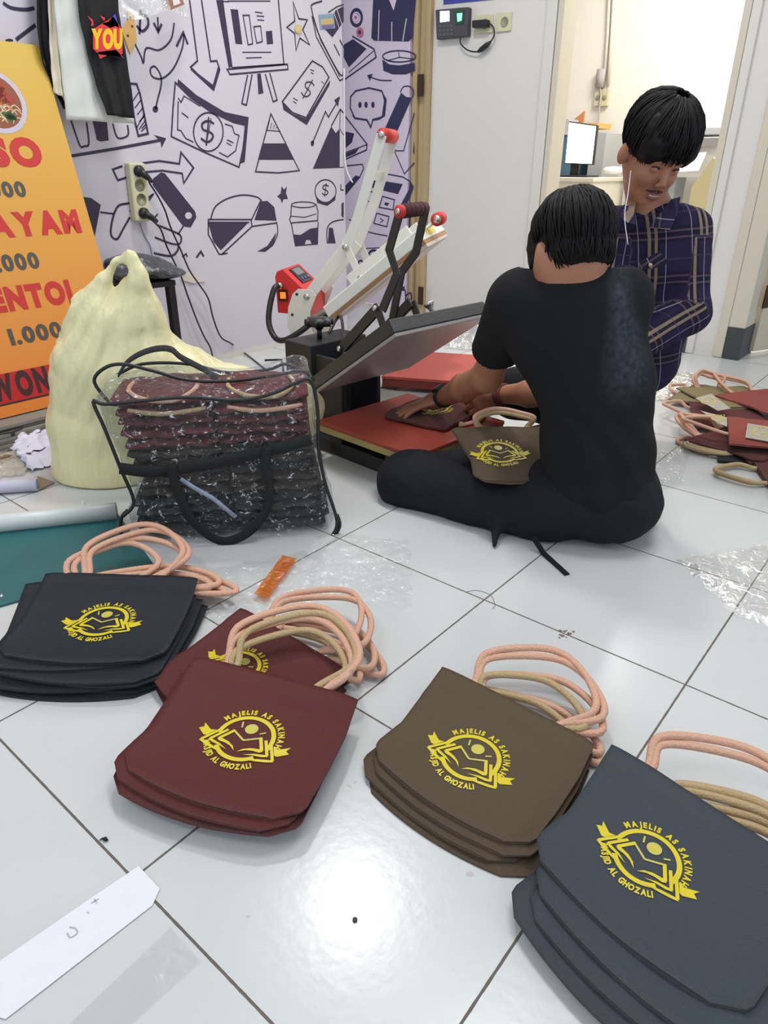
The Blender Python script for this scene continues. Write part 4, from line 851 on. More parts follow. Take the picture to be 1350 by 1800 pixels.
b = MB(); b.box(c-wy*.001, (.036, .004, .040), (wx, wy, Z)); b.build('switch_bezel', BLK2, box, smooth=False)
b = MB(); c = PW((493, 502), yb0); b.lathe([(.012, 0), (.012, -.012), (.008, -.014), (.008, -.026), (0, -.026)], c, wy, 16); b.build('cable_gland', STEEL, box)
b = MB(); b.tube(catmull([c-wy*.02, PW((482, 508), .09), PW((474, 540), .06), PW((473, 570), .04), PW((484, 594), .02), PW((500, 598), 0), PW((525, 585), .0), PW((548, 568), .02), PW((575, 552), .05)], 6), .0105, 10); b.build('cable', BLK2, wp)
# second grip resting at the far end of the cover
c = PN(768, 386, vp(LW*.93, .12, .1), wy); e = c+wy*.075
b = MB(); b.cyl(c, e, .021, 20); b.build('front_grip', REDG, wp); b = MB(); b.lathe([(.0, .001), (.013, .001), (.013, -.002), (.006, -.003), (.004, -.005), (0, -.005)], c, wy, 16); b.build('grip_cap', STEEL, wp); b = MB(); b.cyl(c+wy*.01, vp(LW*.93, .13, .05), .006); b.build('grip_mount', WHT, wp)
# ------------------------------------------------------------------ menu board on the left
ST = PX(70, 80, -1.52); SB = PY(242, 680, ST[1]); SE = nrm(ST-SB); SN = nrm(np.cross(V3(0, 1, 0), SE)); SN = SN if SN[0] > 0 else -SN
XS = -1.27
def PS(x, y): p = PN(x, y, ST, SN); return V3(p[0], p[1], (p-ST)@SE)
def SP(y, s_): return V3(ST[0], y, ST[2])+SE*s_
def gradmat(name, c0, c1, z0, z1):
    m = bpy.data.materials.new(name); m.use_nodes = True; nt = m.node_tree; N = nt.nodes.new; K = nt.links.new; b = nt.nodes['Principled BSDF']
    g = N('ShaderNodeTexCoord'); sp = N('ShaderNodeSeparateXYZ'); K(g.outputs['Object'], sp.inputs[0]); mr = N('ShaderNodeMapRange'); mr.inputs[1].default_value = z0; mr.inputs[2].default_value = z1; K(sp.outputs[2], mr.inputs[0])
    mx = N('ShaderNodeMix'); mx.data_type = 'RGBA'; K(mr.outputs[0], mx.inputs[0]); mx.inputs[6].default_value = c0; mx.inputs[7].default_value = c1; K(mx.outputs[2], b.inputs['Base Color']); b.inputs['Roughness'].default_value = .45
    return m
zt, zb, yr = 0., PS(100, 712)[2], ST[1]
sbz = SP(0, zb)
sg = thing('menu_board', (sbz[0], yr-.35, sbz[2]), 'tall orange and yellow food menu board with red lettering, standing at the left wall', 'sign')
b = MB(); b.plate([SP(yr-.62, zb)-SN*.006, SP(yr, zb)-SN*.006, SP(yr, 0)-SN*.006, SP(yr-.62, 0)-SN*.006], SN, .012); b.build('board_panel', gradmat('menu_print_gradient', L(224, 128, 52), L(212, 178, 78), 0, zt-zb), sg, smooth=False)
RD = mat('menu_red', (196, 50, 44), .45); DG = mat('menu_dark_grey', (82, 76, 70), .5); BND = mat('menu_band_red', (186, 34, 36), .45); DK = mat('menu_brown_black', (62, 32, 34), .5)
def sart(): return Art(lambda y, z: SP(y, z), SN, .0006)
a = sart()
z0, z1 = PS(60, 704)[2]-.0, PS(60, 643)[2]; zl = PS(60, 643)[2]
zq = PS(50, 648)[2]; zw = PS(50, 700)[2]
a.fill([(yr-.62, zw), (yr, zw), (yr, zq), (yr-.62, zq)], m=2, k=0)
a.fill([(yr-.62, zw-.006), (yr, zw-.006), (yr, zw), (yr-.62, zw)], m=3, k=0)
a.b.build('red_band', [RD, DG, BND, DK], sg, smooth=False, recalc=False)
def word(s, pl_, pr_, ptop, m, off=.06, gap=.12, sx=1., k=3):
    A = PS(*pl_); B = PS(*pr_); T = PS(*ptop); hgt = (T[2]-A[2])/.72
    wsum = sum((.3 if c == ' ' else glyph(c, off)[2]*sx+gap) for c in s)-gap
    sx2 = ((B[1]-A[1])/hgt-gap*(len(s)-1))/(sum(glyph(c, off)[2] for c in s))
    a = sart(); text_line(a, s, A[1], A[2], hgt, off, m, k, gap, sx2, 0., 1); a.b.build('printed_word', [RD, DG, BND, DK], sg, smooth=False, recalc=False)
word('SO', (-14, 289), (77, 284), (-14, 242), 0, .07, .06)
word('000', (-16, 346), (48, 344), (-16, 320), 1, .05, .08)
word('AYAM', (-14, 416), (144, 406), (-14, 376), 0, .07, .06)
word('.000', (-4, 477), (72, 471), (-4, 449), 1, .05, .08)
word('ENTOL', (-10, 548), (143, 530), (-10, 508), 0, .07, .06)
word('1.000', (20, 606), (112, 592), (20, 578), 1, .05, .08)
word('WONG', (-12, 706), (120, 684), (-12, 662), 3, .06, .08)
a = sart(); c = PS(-8, 178); ry_ = (PS(-8, 120)[2]-c[2])*.98; rx_ = PS(44, 178)[1]-c[1]
a.ell(c[1], c[2], rx_, ry_, m=0, k=1); a.ell(c[1], c[2], rx_*.84, ry_*.84, m=1, k=2)
r = random.Random(3)
for k in range(26): t = r.uniform(0, 6.3); q_ = r.uniform(0, .7); a.ell(c[1]+rx_*.8*q_*math.cos(t), c[2]+ry_*.8*(q_*math.sin(t)*.6+.22), .016, .013, m=r.choice([2, 3, 2]), k=3, rot=t)
for k in range(16): y = c[1]+rx_*r.uniform(-.5, .5); z = c[2]-ry_*r.uniform(.2, .62); a.stroke([(y, z), (y+.02, z+.012), (y+.035, z-.004)], .003, smooth=True, m=4, k=4)
for k in range(8): a.ell(c[1]+rx_*r.uniform(.1, .6), c[2]-ry_*r.uniform(.3, .6), .014, .007, m=5, k=5, rot=r.uniform(0, 3))
a.b.build('food_bowl_picture', [mat('bowl_white', (196, 186, 200), .5), mat('broth_brown', (140, 78, 50), .5), mat('meat_red', (160, 60, 40), .5), mat('meat_orange', (186, 96, 56), .5), mat('noodle_cream', (214, 196, 150), .5), mat('greens', (70, 96, 50), .5)], sg, smooth=False, recalc=False)

# grey boards the sign stands on, tape roll, papers, rolls, mat
ys = yr
zf0 = sbz[2]-.004
for k in range(6):
    z = .001+k*zf0/6; z2 = z+zf0/6-.0015; j = rnd.uniform(-.03, .03); j2 = rnd.uniform(-.02, .02)
    b = MB(); b.hexa([V3(-1.50, -.3+j, z), V3(-1.14-.012*k+j2, -.3+j, z), V3(-1.14-.012*k+j2*.4, 1.16+j, z), V3(-1.50, 1.16+j, z), V3(-1.50, -.3+j, z2), V3(-1.14-.012*k+j2, -.3+j, z2), V3(-1.14-.012*k+j2*.4, 1.16+j, z2), V3(-1.50, 1.16+j, z2)])
    o = b.build('foam_board', mat('grey_board_%s' % ('light' if k % 2 else 'dark'), (132, 128, 116) if k % 2 else (104, 102, 96), .8), None, smooth=False, loc=(-1.3, .4, z)); tag(o, 'grey board in the low stack that carries the orange menu board', 'board', 'grey boards under the menu board')
tp = G(12, 776, .0)
b = MB(); b.lathe([(.030, 0), (.060, 0), (.062, .003), (.062, .047), (.060, .050), (.030, .050), (.030, 0)], tp, n=36); tag(b.build('tape_roll', mat('black_tape', (38, 38, 40), .4), None, loc=tuple(tp)), 'roll of black tape on the floor below the menu board', 'tape roll')
b = MB(); b.box(G(20, 800, .008), (.03, .5, .012), (nrm((1, .1, 0)), nrm((-.1, 1, 0)), Z)); tag(b.build('wood_strip', mat('brown_strip', (120, 92, 68), .7), None, smooth=False, loc=tuple(G(20, 800))), 'narrow brown wooden strip on the floor behind the crumpled papers', 'wood strip')
def paper(poly, lab, amp=.02, seed=0, m=None, cat='paper', z=.004, name='crumpled_paper'):
    return film(name, poly, lab, cat, m=m or mat('white_paper', (214, 212, 226), .8), seed=seed, amp=amp, z=z, n=22, f=38)
paper([(18, 792), (100, 768), (112, 812), (52, 832)], 'crumpled white paper scraps in front of the tape roll', .035, 2)
paper([(30, 775), (88, 762), (108, 790), (40, 812)], 'folded white paper lying over the crumpled scraps', .03, 5, z=.022)
paper([(-30, 800), (40, 796), (45, 835), (-30, 845)], 'clear packet of offcuts at the left edge of the floor', .02, 7, m=MATS.get('hazy_film'), name='offcut_packet')
def roll(a_, b_, r0, m, name, lab, cat, inner=None):
    a_ = np.array(a_); b_ = np.array(b_); ax = b_-a_; l = np.linalg.norm(ax)
    mb = MB(); mb.lathe([(r0*.86, 0), (r0, 0), (r0*1.01, l*.5), (r0, l), (r0*.86, l), (r0*.86, 0)], a_, ax, 28); return tag(mb.build(name, m, None, loc=tuple(a_)), lab, cat)
roll(G(205, 898, .022), G(-330, 955, .022), .022, mat('white_vinyl_roll', (206, 210, 208), .35), 'vinyl_roll', 'long white vinyl roll lying behind the teal mat', 'roll')
roll(G(66, 852, .018), G(-240, 872, .018), .017, mat('lilac_paper_roll', (200, 196, 216), .6), 'paper_roll', 'shorter lilac white paper roll behind the long vinyl roll', 'roll')
b = MB(); P = [G(66, 838, .004), G(96, 848, .004), G(66, 862, .004)]; b.plate(P, Z, .004); tag(b.build('cardboard_piece', mat('cardboard', (150, 132, 112), .8), None, smooth=False, loc=tuple(P[0])), 'small brown cardboard corner at the end of the paper roll', 'cardboard')
b = MB(); P = [G(-300, 985, .003), G(195, 887, .003), G(268, 990, .003), G(-120, 1100, .003)]
b.plate(P, Z, .004); mt = b.build('cutting_mat', mat('teal_mat', (32, 96, 98), .5, bump=.2, bscale=400, var=.22, vscale=7), None, smooth=False, loc=tuple(P[1]))
tag(mt, 'large teal cutting mat on the floor at the left edge', 'cutting mat')
b = MB(); b.plate([G(144, 880, .0056), G(145.6, 880, .0056), G(146, 893, .0056), G(144.4, 893, .0056)], Z, .0004); b.plate([G(0, 1048, .0056), G(3, 1044, .0056), G(5, 1047, .0056), G(2, 1050, .0056)], Z, .0004)
o = b.build('white_mark', mat('white_mark', (220, 220, 220), .6), mt, smooth=False)

# ------------------------------------------------------------------ yellow carrier bag
YB = mat('pale_yellow_plastic', (228, 220, 172), .30, bump=.6, bdist=.02, bscale=18, trans=0., stretch=(1, 1, .45))
nt = YB.node_tree; bs = nt.nodes['Principled BSDF']; bs.inputs['Subsurface Weight'].default_value = .15; bs.inputs['Subsurface Radius'].default_value = (.05, .05, .03)
lo = AT(60, 900, 1.5); c0 = AT(230, 700, 1.85)
s = SDF((-1.42, .30, -.01), (-.40, 1.60, .62), .0055)
A3 = (HR, HD, Z)
def e(px, py, D, rx, ry, rz, k=.08): s.ell(AT(px, py, D), (rx, ry, rz), A3, k)
e(205, 815, 1.86, .170, .15, .12); e(190, 730, 1.86, .145, .14, .13); e(205, 640, 1.84, .150, .12, .11); e(212, 575, 1.82, .115, .07, .09, .05); e(290, 660, 1.86, .11, .12, .09)
e(350, 700, 1.90, .14, .12, .095); e(440, 712, 1.92, .11, .10, .085); e(510, 724, 1.93, .10, .09, .075)
s.cap(AT(160, 540, 1.82), AT(182, 490, 1.80), .034, .016, .04); s.cap(AT(182, 490, 1.80), AT(205, 462, 1.80), .016, .011, .012); s.cap(AT(205, 462, 1.80), AT(228, 452, 1.80), .011, .012, .01); s.cap(AT(230, 454, 1.80), AT(243, 490, 1.80), .014, .020, .012); s.cap(AT(243, 490, 1.80), AT(254, 560, 1.82), .020, .045, .04); s.cap(AT(232, 500, 1.80), AT(225, 560, 1.82), .022, .05, .02)
s.cap(AT(227, 452, 1.80), AT(225, 440, 1.79), .006, .002, .006)
top = AT(228, 450, 1.80)
def folds(X, Y, Zz):
    dx = (X-top[0]); dy = (Y-top[1]); dz = (top[2]-Zz)+.05
    a_ = (dx*HR[0]+dy*HR[1])/dz
    fan = np.abs(np.sin(a_*11+1.5*np.sin(Zz*9)))+.5*np.abs(np.sin(a_*27+2*np.sin(Zz*12)))
    nearh = np.clip(1.5-dz*2.6, .12, 1)*np.clip(dz*6, 0, 1)
    return -.0055*fan*nearh+.004+.008*nz(X, Y, Zz, 11, 3)-.009*np.abs(nz(X, Y, Zz*1.4, 11, 5))-.0025*np.abs(nz(X, Y, Zz*.3, 60, 15))
s.disp(folds); s.ell(AT(216, 474, 1.80), (.018, .10, .014), A3, .006, 'sub'); s.ell(AT(190, 515, 1.73), (.022, .05, .035), A3, .02, 'sub'); s.half((0, 0, .001), (0, 0, -1), .004)
yb = thing('carrier_bag', AT(205, 880, 1.86)*V3(1, 1, 0), 'big pale yellow plastic carrier bag slumped behind the black-edged zip bag', 'plastic bag')
s.build('bag_body', YB, yb, relax=1)
# black stand and shiny black parcel behind it
st_ = PX(270, 500, -1.40)
sd = thing('stand', (-1.40, st_[1]-.10, 0), 'low black stand behind the yellow carrier bag carrying black plastic', 'stand')
zt_ = PX(270, 492, -1.36)[2]
b = MB(); b.bb((-1.54, st_[1]-.14, zt_-.02), (-1.30, st_[1]+.03, zt_)); b.build('stand_top', BLK2, sd, smooth=False, bevel=.003)
for x in (-1.525, -1.315):
    for y in (st_[1]-.125, st_[1]+.012): b = MB(); b.bb((x-.014, y-.014, 0), (x+.014, y+.014, zt_-.02)); b.build('leg', BLK2, sd, smooth=False, bevel=.002)
s = SDF((-1.56, st_[1]-.34, zt_-.02), (-1.22, st_[1]+.16, zt_+.20), .006)
s.ell((-1.40, st_[1]-.06, zt_+.035), (.12, .14, .035), None, .03); s.ell((-1.36, st_[1]+.02, zt_+.02), (.09, .08, .022), None, .03); s.ell((-1.40, st_[1]-.08, zt_+.07), (.07, .10, .022), None, .03)
s.disp(lambda X, Y, Zz: .006*nz(X, Y, Zz, 50, 9)+.004*np.abs(nz(X, Y, Zz, 110, 2))); s.half((0, 0, zt_+.001), (0, 0, -1), .002)
s.half((-1.548, 0, 0), (-1, 0, 0), .002)
bp_ = s.build('plastic_parcel', mat('shiny_black_plastic', (66, 68, 72), .22, bump=.5, bscale=60), None, relax=1); tag(bp_, 'shiny black plastic parcel on the low stand behind the yellow bag', 'parcel')

# ------------------------------------------------------------------ clear zip bag full of folded totes
P0 = G(232, 962); P1 = G(588, 938); zx = nrm(P1-P0); zy = V3(-zx[1], zx[0], 0)
if zy@HD < 0: zy = -zy
def fp(px, py, out=0.): return PN(px, py, P0, zy)-zy*out           # on the bag's front plane
LF = [fp(*p) for p in ((232, 962), (218, 905), (236, 880), (212, 820), (185, 752), (165, 705))]
RG = [fp(*p) for p in ((580, 945), (592, 915), (572, 850), (560, 790), (558, 720), (546, 672))]
lz = [p[2] for p in LF]; lx = [(p-P0)@zx for p in LF]; rz_ = [p[2] for p in RG]; rx2 = [(p-P0)@zx for p in RG]
print('zipbag', lz, lx, rz_, rx2)
TOPP = [fp(*p) for p in ((165, 703), (185, 709), (240, 704), (330, 697), (420, 702), (480, 690), (520, 672), (546, 668))]
tx = [(p-P0)@zx for p in TOPP]; tz = [p[2] for p in TOPP]
DEP = .25
zb_ = thing('zip_storage_bag', (P0+P1)/2*V3(1, 1, 0)+zy*.12, 'clear zip storage bag with black piping and straps, packed with folded dark totes', 'storage bag')
def zs(u, v):
    # u round the bag, v height; superellipse plan
    t = 2*PI*u; cx = math.copysign(abs(math.cos(t))**.32, math.cos(t)); cy = math.copysign(abs(math.sin(t))**.32, math.sin(t))
    vv = min(v/.72, 1.); zz0 = vv
    w2 = (v-.72)/.28 if v > .72 else 0
    xa = np.interp(zz0*.385, lz, lx); xb = np.interp(zz0*.385, rz_, rx2)
    sc = 1-w2*.999
    X = (xa+xb)/2+(xb-xa)/2*cx*sc; Yd = DEP/2+DEP/2*cy*sc
    tt = np.interp(X, tx, tz); Zz = .004+zz0*(tt-.004)*1.0 + (w2*.02*math.cos(X*13)+.03*math.sin(min(w2, 1)*PI)*.5)
    bul = .010*math.sin(PI*zz0)*(1-w2)
    p = P0+zx*X+zy*(Yd)+Z*Zz
    p = p-zy*bul*(-cy)
    n1_ = nz(p[0], p[1], p[2], 40, 2)*.004+abs(nz(p[0], p[1], p[2], 95, 4))*.005+abs(nz(p[0], p[1], p[2], 190, 8))*.0025
    d = nrm(V3(*(zx*cx+zy*cy))); return p+d*n1_*(1-w2)+Z*n1_*w2
b = MB(); b.grid(zs, 230, 100, closeu=True)
VIN = clear_mat('clear_vinyl', tint=(.90, .92, .93, 1), gl=.022, fr=.22, rough=.04, bump=1., bscale=40, haze=.012, hazec=(.55, .57, .6, 1), bd=.014, crease_glint=.9, glint_scale=13.)
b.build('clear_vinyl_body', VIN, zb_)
PIP = mat('black_piping', (22, 23, 26), .45); WEB = mat('black_webbing', (20, 20, 22), .8, bump=.4, bscale=500)
b = MB(); loop = LF[1:][::1]+TOPP[1:]+RG[::-1][1:]; b.tube(catmull([p-zy*.006 for p in loop], 5), .004, 7); b.build('piping', PIP, zb_)
bk = [fp(*p)*V3(1, 1, 0)+Z*0 for p in ((0, 0),)] if False else None
def bp2(px, py, d): return PN(px, py, P0+zy*d, zy)
b = MB(); b.tube(catmull([bp2(*p, DEP*.4) for p in ((196, 712), (166, 672), (182, 648), (215, 640), (270, 652), (330, 668), (400, 670), (470, 662), (530, 652), (552, 668))], 5), .004, 7)
b.tube(catmull([bp2(*p, DEP) for p in ((205, 660), (250, 640), (330, 640), (400, 655), (470, 650), (500, 640), (525, 650), (536, 668))], 5), .004, 7); b.build('piping', PIP, zb_)
b = MB(); b.tube(catmull([fp(*p, -.01) for p in ((223, 900), (212, 915), (214, 950), (235, 968), (300, 965))], 5), .004, 7); b.tube(catmull([fp(*p, 0) for p in ((585, 945), (597, 925), (592, 905))], 4), .005, 7); b.build('piping', PIP, zb_)
b = MB(); b.strap([fp(*p, .016) for p in ((212, 818), (255, 824), (300, 822), (360, 813), (430, 797), (490, 783), (546, 768))], .026, .002, zy+Z*30)
b.build('strap', WEB, zb_)
lp = catmull([fp(*p, .020) for p in ((303, 812), (308, 840), (318, 868), (335, 902), (362, 930), (392, 944), (425, 936), (452, 914), (470, 884), (474, 852), (466, 815), (470, 780))], 5)
wd = [];
for i in range(len(lp)):
    tg = nrm(lp[min(i+1, len(lp)-1)]-lp[max(i-1, 0)]); wd.append(nrm(np.cross(tg, zy)+zy*.25*math.sin(i*.25)))
b = MB(); b.strap(lp, .021, .002, wd); b.build('carry_strap', WEB, zb_)
lp = catmull([bp2(*p, DEP*.75) for p in ((208, 660), (222, 638), (246, 622), (275, 613), (300, 614), (318, 628), (350, 645), (392, 668))], 5)
b = MB(); b.strap(lp, .022, .002, [nrm(zy+Z*.4)]*len(lp)); b.build('carry_strap', WEB, zb_)
# folded totes inside
FM = {c: mat('folded_'+c, col, .85, bump=.6, bscale=50, var=.25, vscale=18) for c, col in (('maroon', (92, 36, 38)), ('brown', (56, 47, 38)), ('black', (28, 28, 30)), ('grey', (50, 49, 47)))}
def fold_bag(seed, w_, d_, h_):
    r = random.Random(seed); b = MB(); pf = r.uniform(0, 6)
    def f(u, v):
        t = 2*PI*v; cz = math.sin(t); cy = math.copysign(abs(math.cos(t))**.4, math.cos(t)); x = (u-.5)*w_; e_ = 1-(abs(2*u-1))**8*.5
        return (x, cy*d_/2*(1+.02*math.sin(x*40+pf))*(1-.03*(abs(2*u-1))**6), h_/2+cz*h_/2*e_+.0028*math.sin(x*38+pf)+.002*math.sin(x*90+pf*2))
    n = 16; vs = [f(i/26, j/n) for i in range(27) for j in range(n)]
    fs = [(i*n+j, i*n+(j+1) % n, (i+1)*n+(j+1) % n, (i+1)*n+j) for i in range(26) for j in range(n)]+[tuple(range(n))[::-1], tuple(26*n+k for k in range(n))]
    b.add(vs, fs); return b
ang = math.atan2(zx[1], zx[0]); fm = {}
nl = 14
for col_ in range(2):
    for k in range(nl):
        zf = .010+k*.0238
        c_ = 'maroon' if k >= 9 else ('brown' if k in (4, 5, 7, 8) else 'black' if k in (1, 3, 6) else 'grey')
        xa = np.interp(zf, lz, lx)+.016; xb = np.interp(zf, rz_, rx2)-.016
        w_ = (xb-xa)/2-.004; cx = xa+(w_/2) if col_ == 0 else xb-w_/2
        key = (c_, k % 3, col_, round(w_, 2))
        if key not in fm: fm[key] = fold_bag(k*7+col_, round(w_, 2), DEP-.045, .0232).mesh('folded_tote_bag', FM[c_])
        o = bpy.data.objects.new('folded_tote_bag', fm[key]); COL.objects.link(o); p = P0+zx*cx+zy*(DEP/2+rnd.uniform(-.006, .006)); o.location = (p[0], p[1], zf); o.rotation_euler = (0, rnd.uniform(-.01, .01), ang+rnd.uniform(-.02, .02))
        tag(o, ('maroon' if c_ == 'maroon' else {'brown': 'dark brown', 'black': 'black', 'grey': 'dark grey'}[c_])+' tote bag folded flat inside the clear zip bag, %s column' % ('left' if col_ == 0 else 'right'), 'folded bag', '%s totes packed in the %s column of the zip bag' % (c_, 'left' if col_ == 0 else 'right'))
        if k in (nl-1, nl-2):
            hb = MB(); hw = w_*.36
            y0 = -(DEP-.045)/2
            hb.tube(catmull([(-hw, .03, .020), (-hw*.9, y0*.6, .0265), (-hw*.3, y0-.006, .020), (hw*.5, y0-.008, .018), (hw, y0*.5, .026), (hw*.9, .04, .020)] if k == nl-1 else [(-hw, y0+.01, .018), (0, y0-.007, .013), (hw*1.2, y0+.01, .017)], 5), .005, 7)
            h_ = hb.build('handle', PINK if (col_+k) % 2 else TAN, None); h_.parent = o
b = MB()
a0 = fp(322, 838, .012); b.strap([fp(*p, .012) for p in ((318, 838), (345, 855), (375, 872), (415, 905))], .010, .001, nrm(zx*.4+Z)); b.build('zip_label', mat('printed_clear_label', (150, 160, 178), .3, var=.5, vscale=200), zb_)

# ------------------------------------------------------------------ clothes hanging at the top left
def cloth(name, left, right, X, m, lab, cat, amp=.008, seed=0, nf=3, par=None):
    Lp = catmull([PX(*p, X) for p in left], 6); Rp = catmull([PX(*p, X) for p in right], 6); b = MB()
    def s_(P, t): i = t*(len(P)-1); k = min(int(i), len(P)-2); return P[k]+(P[k+1]-P[k])*(i-k)
    def f(u, v): p = s_(Lp, v)*(1-u)+s_(Rp, v)*u; return p+V3(1, 0, 0)*(amp*math.sin(u*nf*PI+seed+v*1.5)+amp*.4*math.sin(u*nf*2.7*PI+seed*2)+.002*math.sin(v*30+u*9))
    b.grid(f, 24, 24)
    b2 = MB(); n = 24*24; vs = b.v; b2.add(vs+[tuple(np.array(v)-V3(.005, 0, 0)) for v in vs], b.f+[tuple(n+i for i in q[::-1]) for q in b.f])
    rim = [i for i in range(24)]+[j*24+23 for j in range(1, 24)]+[23*24+i for i in range(22, -1, -1)]+[j*24 for j in range(22, 0, -1)]
    b2.f += [(rim[k], rim[(k+1) % len(rim)], n+rim[(k+1) % len(rim)], n+rim[k]) for k in range(len(rim))]; b2.m += [0]*len(rim)
    o = b2.build(name, m, None, loc=tuple(PX(*left[0], X))); return tag(o, lab, cat), f
TB = mat('black_jersey', (24, 24, 26), .9); 
cloth('hanging_shirt', [(60, -160), (62, 0), (70, 95), (96, 160), (114, 192)], [(150, -160), (90, 0), (96, 110), (112, 160), (125, 188)], -1.50, TB, 'black garment hanging rearmost at the top left corner', 'shirt', seed=1)
cloth('hanging_shirt', [(80, -160), (85, 0), (90, 100), (97, 162)], [(160, -160), (112, 0), (118, 120), (122, 180)], -1.475, mat('cream_jersey', (226, 216, 194), .9), 'cream garment hanging between the black and the white ones', 'shirt', seed=2)
cloth('hanging_shirt', [(95, -160), (97, 0), (108, 100), (120, 210)], [(205, -160), (205, 0), (222, 110), (234, 217)], -1.45, mat('white_jersey', (212, 212, 206), .9), 'white garment hanging behind the black printed one', 'shirt', seed=3)
ob, ff = cloth('hanging_shirt', [(128, -160), (138, 0), (152, 75), (172, 150), (191, 202)], [(212, -160), (206, 0), (214, 65), (228, 150), (234, 208)], -1.42, TB, 'black garment with colourful YOU lettering hanging in front', 'shirt', seed=4, amp=.006)
# print on it, laid on the same surface: (u right, v down)
def vmap(px, py):
    p = PX(px, py, -1.42); return V3(-1.42+.011, p[1], p[2])
a = Art(lambda x, y: vmap(x, y), (1, 0, 0), .001)
for c_, pts in ((1, [(150, 28), (158, 40), (156, 46), (161, 46), (160, 36)]), (1, [(172, 28), (181, 32), (180, 38)]), (2, [(186, 40), (199, 25), (206, 50)]), (1, [(160, 52), (196, 30), (212, 55), (212, 95), (200, 100), (170, 96), (160, 86)]), (2, [(192, 92), (206, 95), (212, 102), (198, 100)]), (1, [(168, 92), (200, 88), (214, 102), (185, 98), (172, 104)]), (3, [(176, 42), (196, 36), (206, 44), (190, 50)])): a.fill(pts, m=c_, k=0)
a.k = 3
text_line(a, 'YOU', 157, 84, 44, .07, 0, 4, .0, .50, 0, -1)
o = a.b.build('printed_lettering', [mat('yellow_print', (236, 190, 20), .5), mat('red_print', (214, 46, 60), .5), mat('blue_print', (70, 70, 190), .5), mat('pink_print', (220, 90, 150), .5)], None, smooth=False, recalc=False); o.parent = ob; o.matrix_parent_inverse = Matrix.Translation(-ob.location)
# clear packet hanging by the shirts, and little pieces stuck to the mural
b = MB()
def f(u, v): p = PX(208+u*122, -60+v*(88+8*math.sin(u*7)), -1.47); return p+V3(1, 0, 0)*(.02*abs(nz(p[0], p[1]*1.0, p[2], 40, 3))+.03*(1-abs(2*u-1)))
b.grid(f, 40, 30); pk = b.build('hanging_packet', clear_mat('packet_film', gl=.12, bump=.8, haze=.3), None, loc=tuple(PX(270, 0, -1.47))); tag(pk, 'clear plastic packet hanging beside the black printed garment', 'plastic packet')
a = Art(lambda x, y: PX(x, y, -1.435), (1, 0, 0), .001); a.fill([(295, -4), (318, -8), (324, 8), (300, 18)], m=0, k=0); a.fill([(303, 0), (314, -2), (317, 6), (305, 10)], m=1, k=2)
o = a.b.build('packet_label', [mat('brown_label', (150, 106, 84), .6), mat('label_white', (220, 214, 210), .6)], None, smooth=False, recalc=False); o.parent = pk; o.matrix_parent_inverse = Matrix.Translation(-pk.location)
def deco(name, polys, mats, lab, cat, X=-1.549, th=.004, pl=PX):
    a = Art(lambda x, y: pl(x, y, X), (1, 0, 0) if pl is PX else (0, -1, 0), .0003); b = a.b
    base = [pl(*p, X) for p in polys[0]]; nn = V3(1, 0, 0) if pl is PX else V3(0, -1, 0); b.cur = 0; b.plate([p+nn*th/2 for p in base], nn, th)
    a.lift = th+.0004
    for k, q in enumerate(polys[1:]): a.fill(q, m=min(k+1, len(mats)-1), k=k+1)
    return tag(b.build(name, mats, None, smooth=False, loc=tuple(base[0])), lab, cat)
WD = mat('light_plywood', (214, 170, 104), .6, var=.12, vscale=60)
deco('wooden_ornament', [[(224, 20), (234, 24), (236, 40), (240, 70), (228, 95), (216, 62), (214, 50), (224, 36)], [(226, 28), (230, 30), (230, 34), (226, 33)], [(229, 44), (233, 45), (233, 49), (229, 48)], [(222, 60), (226, 62), (225, 66), (221, 64)]], [WD, mat('burnt_brown', (96, 62, 34), .7)], 'light wooden cut-out ornament stuck on the mural beside the hanging clothes', 'ornament')
deco('sticker', [[(560, 26), (586, 24), (589, 50), (563, 52)], [(563, 34), (585, 32), (586, 42), (564, 44)], [(565, 45), (586, 43), (587, 49), (566, 51)]], [mat('sticker_teal', (128, 158, 176), .5), mat('sticker_gold', (196, 170, 110), .5), mat('sticker_violet', (120, 100, 160), .5)], 'small colourful rectangular sticker on the mural near the top', 'sticker', th=.001)
cc = lambda x, y, rx, ry: [(x+rx*math.cos(t), y+ry*math.sin(t)) for t in np.linspace(0, 2*PI, 17)[:-1]]
deco('badge', [cc(524, 51, 6, 8), cc(524, 51, 3, 4)], [mat('badge_gold', (206, 188, 120), .5), mat('badge_pink', (216, 186, 150), .5)], 'round golden badge at the centre of the drawn star', 'badge')
deco('badge', [cc(626, 31, 5, 7), cc(626, 31, 2.4, 3)], [mat('badge_white', (216, 190, 206), .5), mat('badge_magenta', (180, 60, 130), .5)], 'white badge with magenta centre inside the drawn ring on the door', 'badge', X=3.1795, pl=PY)
deco('badge', [cc(633, 57, 6, 9), cc(633, 57, 3, 4)], [mat('badge_rose', (190, 100, 130), .5), mat('badge_dark', (70, 40, 70), .5)], 'rose badge just below the drawn ring on the door', 'badge', X=3.1795, pl=PY)
deco('tape_piece', [[(318, 492), (332, 478), (344, 484), (360, 494), (340, 498)]], [mat('cream_tape', (214, 206, 190), .6)], 'torn cream tape piece on the mural behind the hanging cords', 'tape')
# curled loose edge strip of the mural sheet
b = MB(); P = [PX(605, 120, -1.548), PX(606, 250, -1.548), PX(607, 285, -1.54), PY(612, 305, 2.535), PY(620, 321, 2.54)]; b.strap(catmull(P, 5), .010, .0015, V3(0, 1, 0)); tag(b.build('edge_strip', mat('white_edge_strip', (226, 224, 226), .5), None, loc=tuple(P[1])), 'thin white strip peeling off the edge of the mural', 'strip')

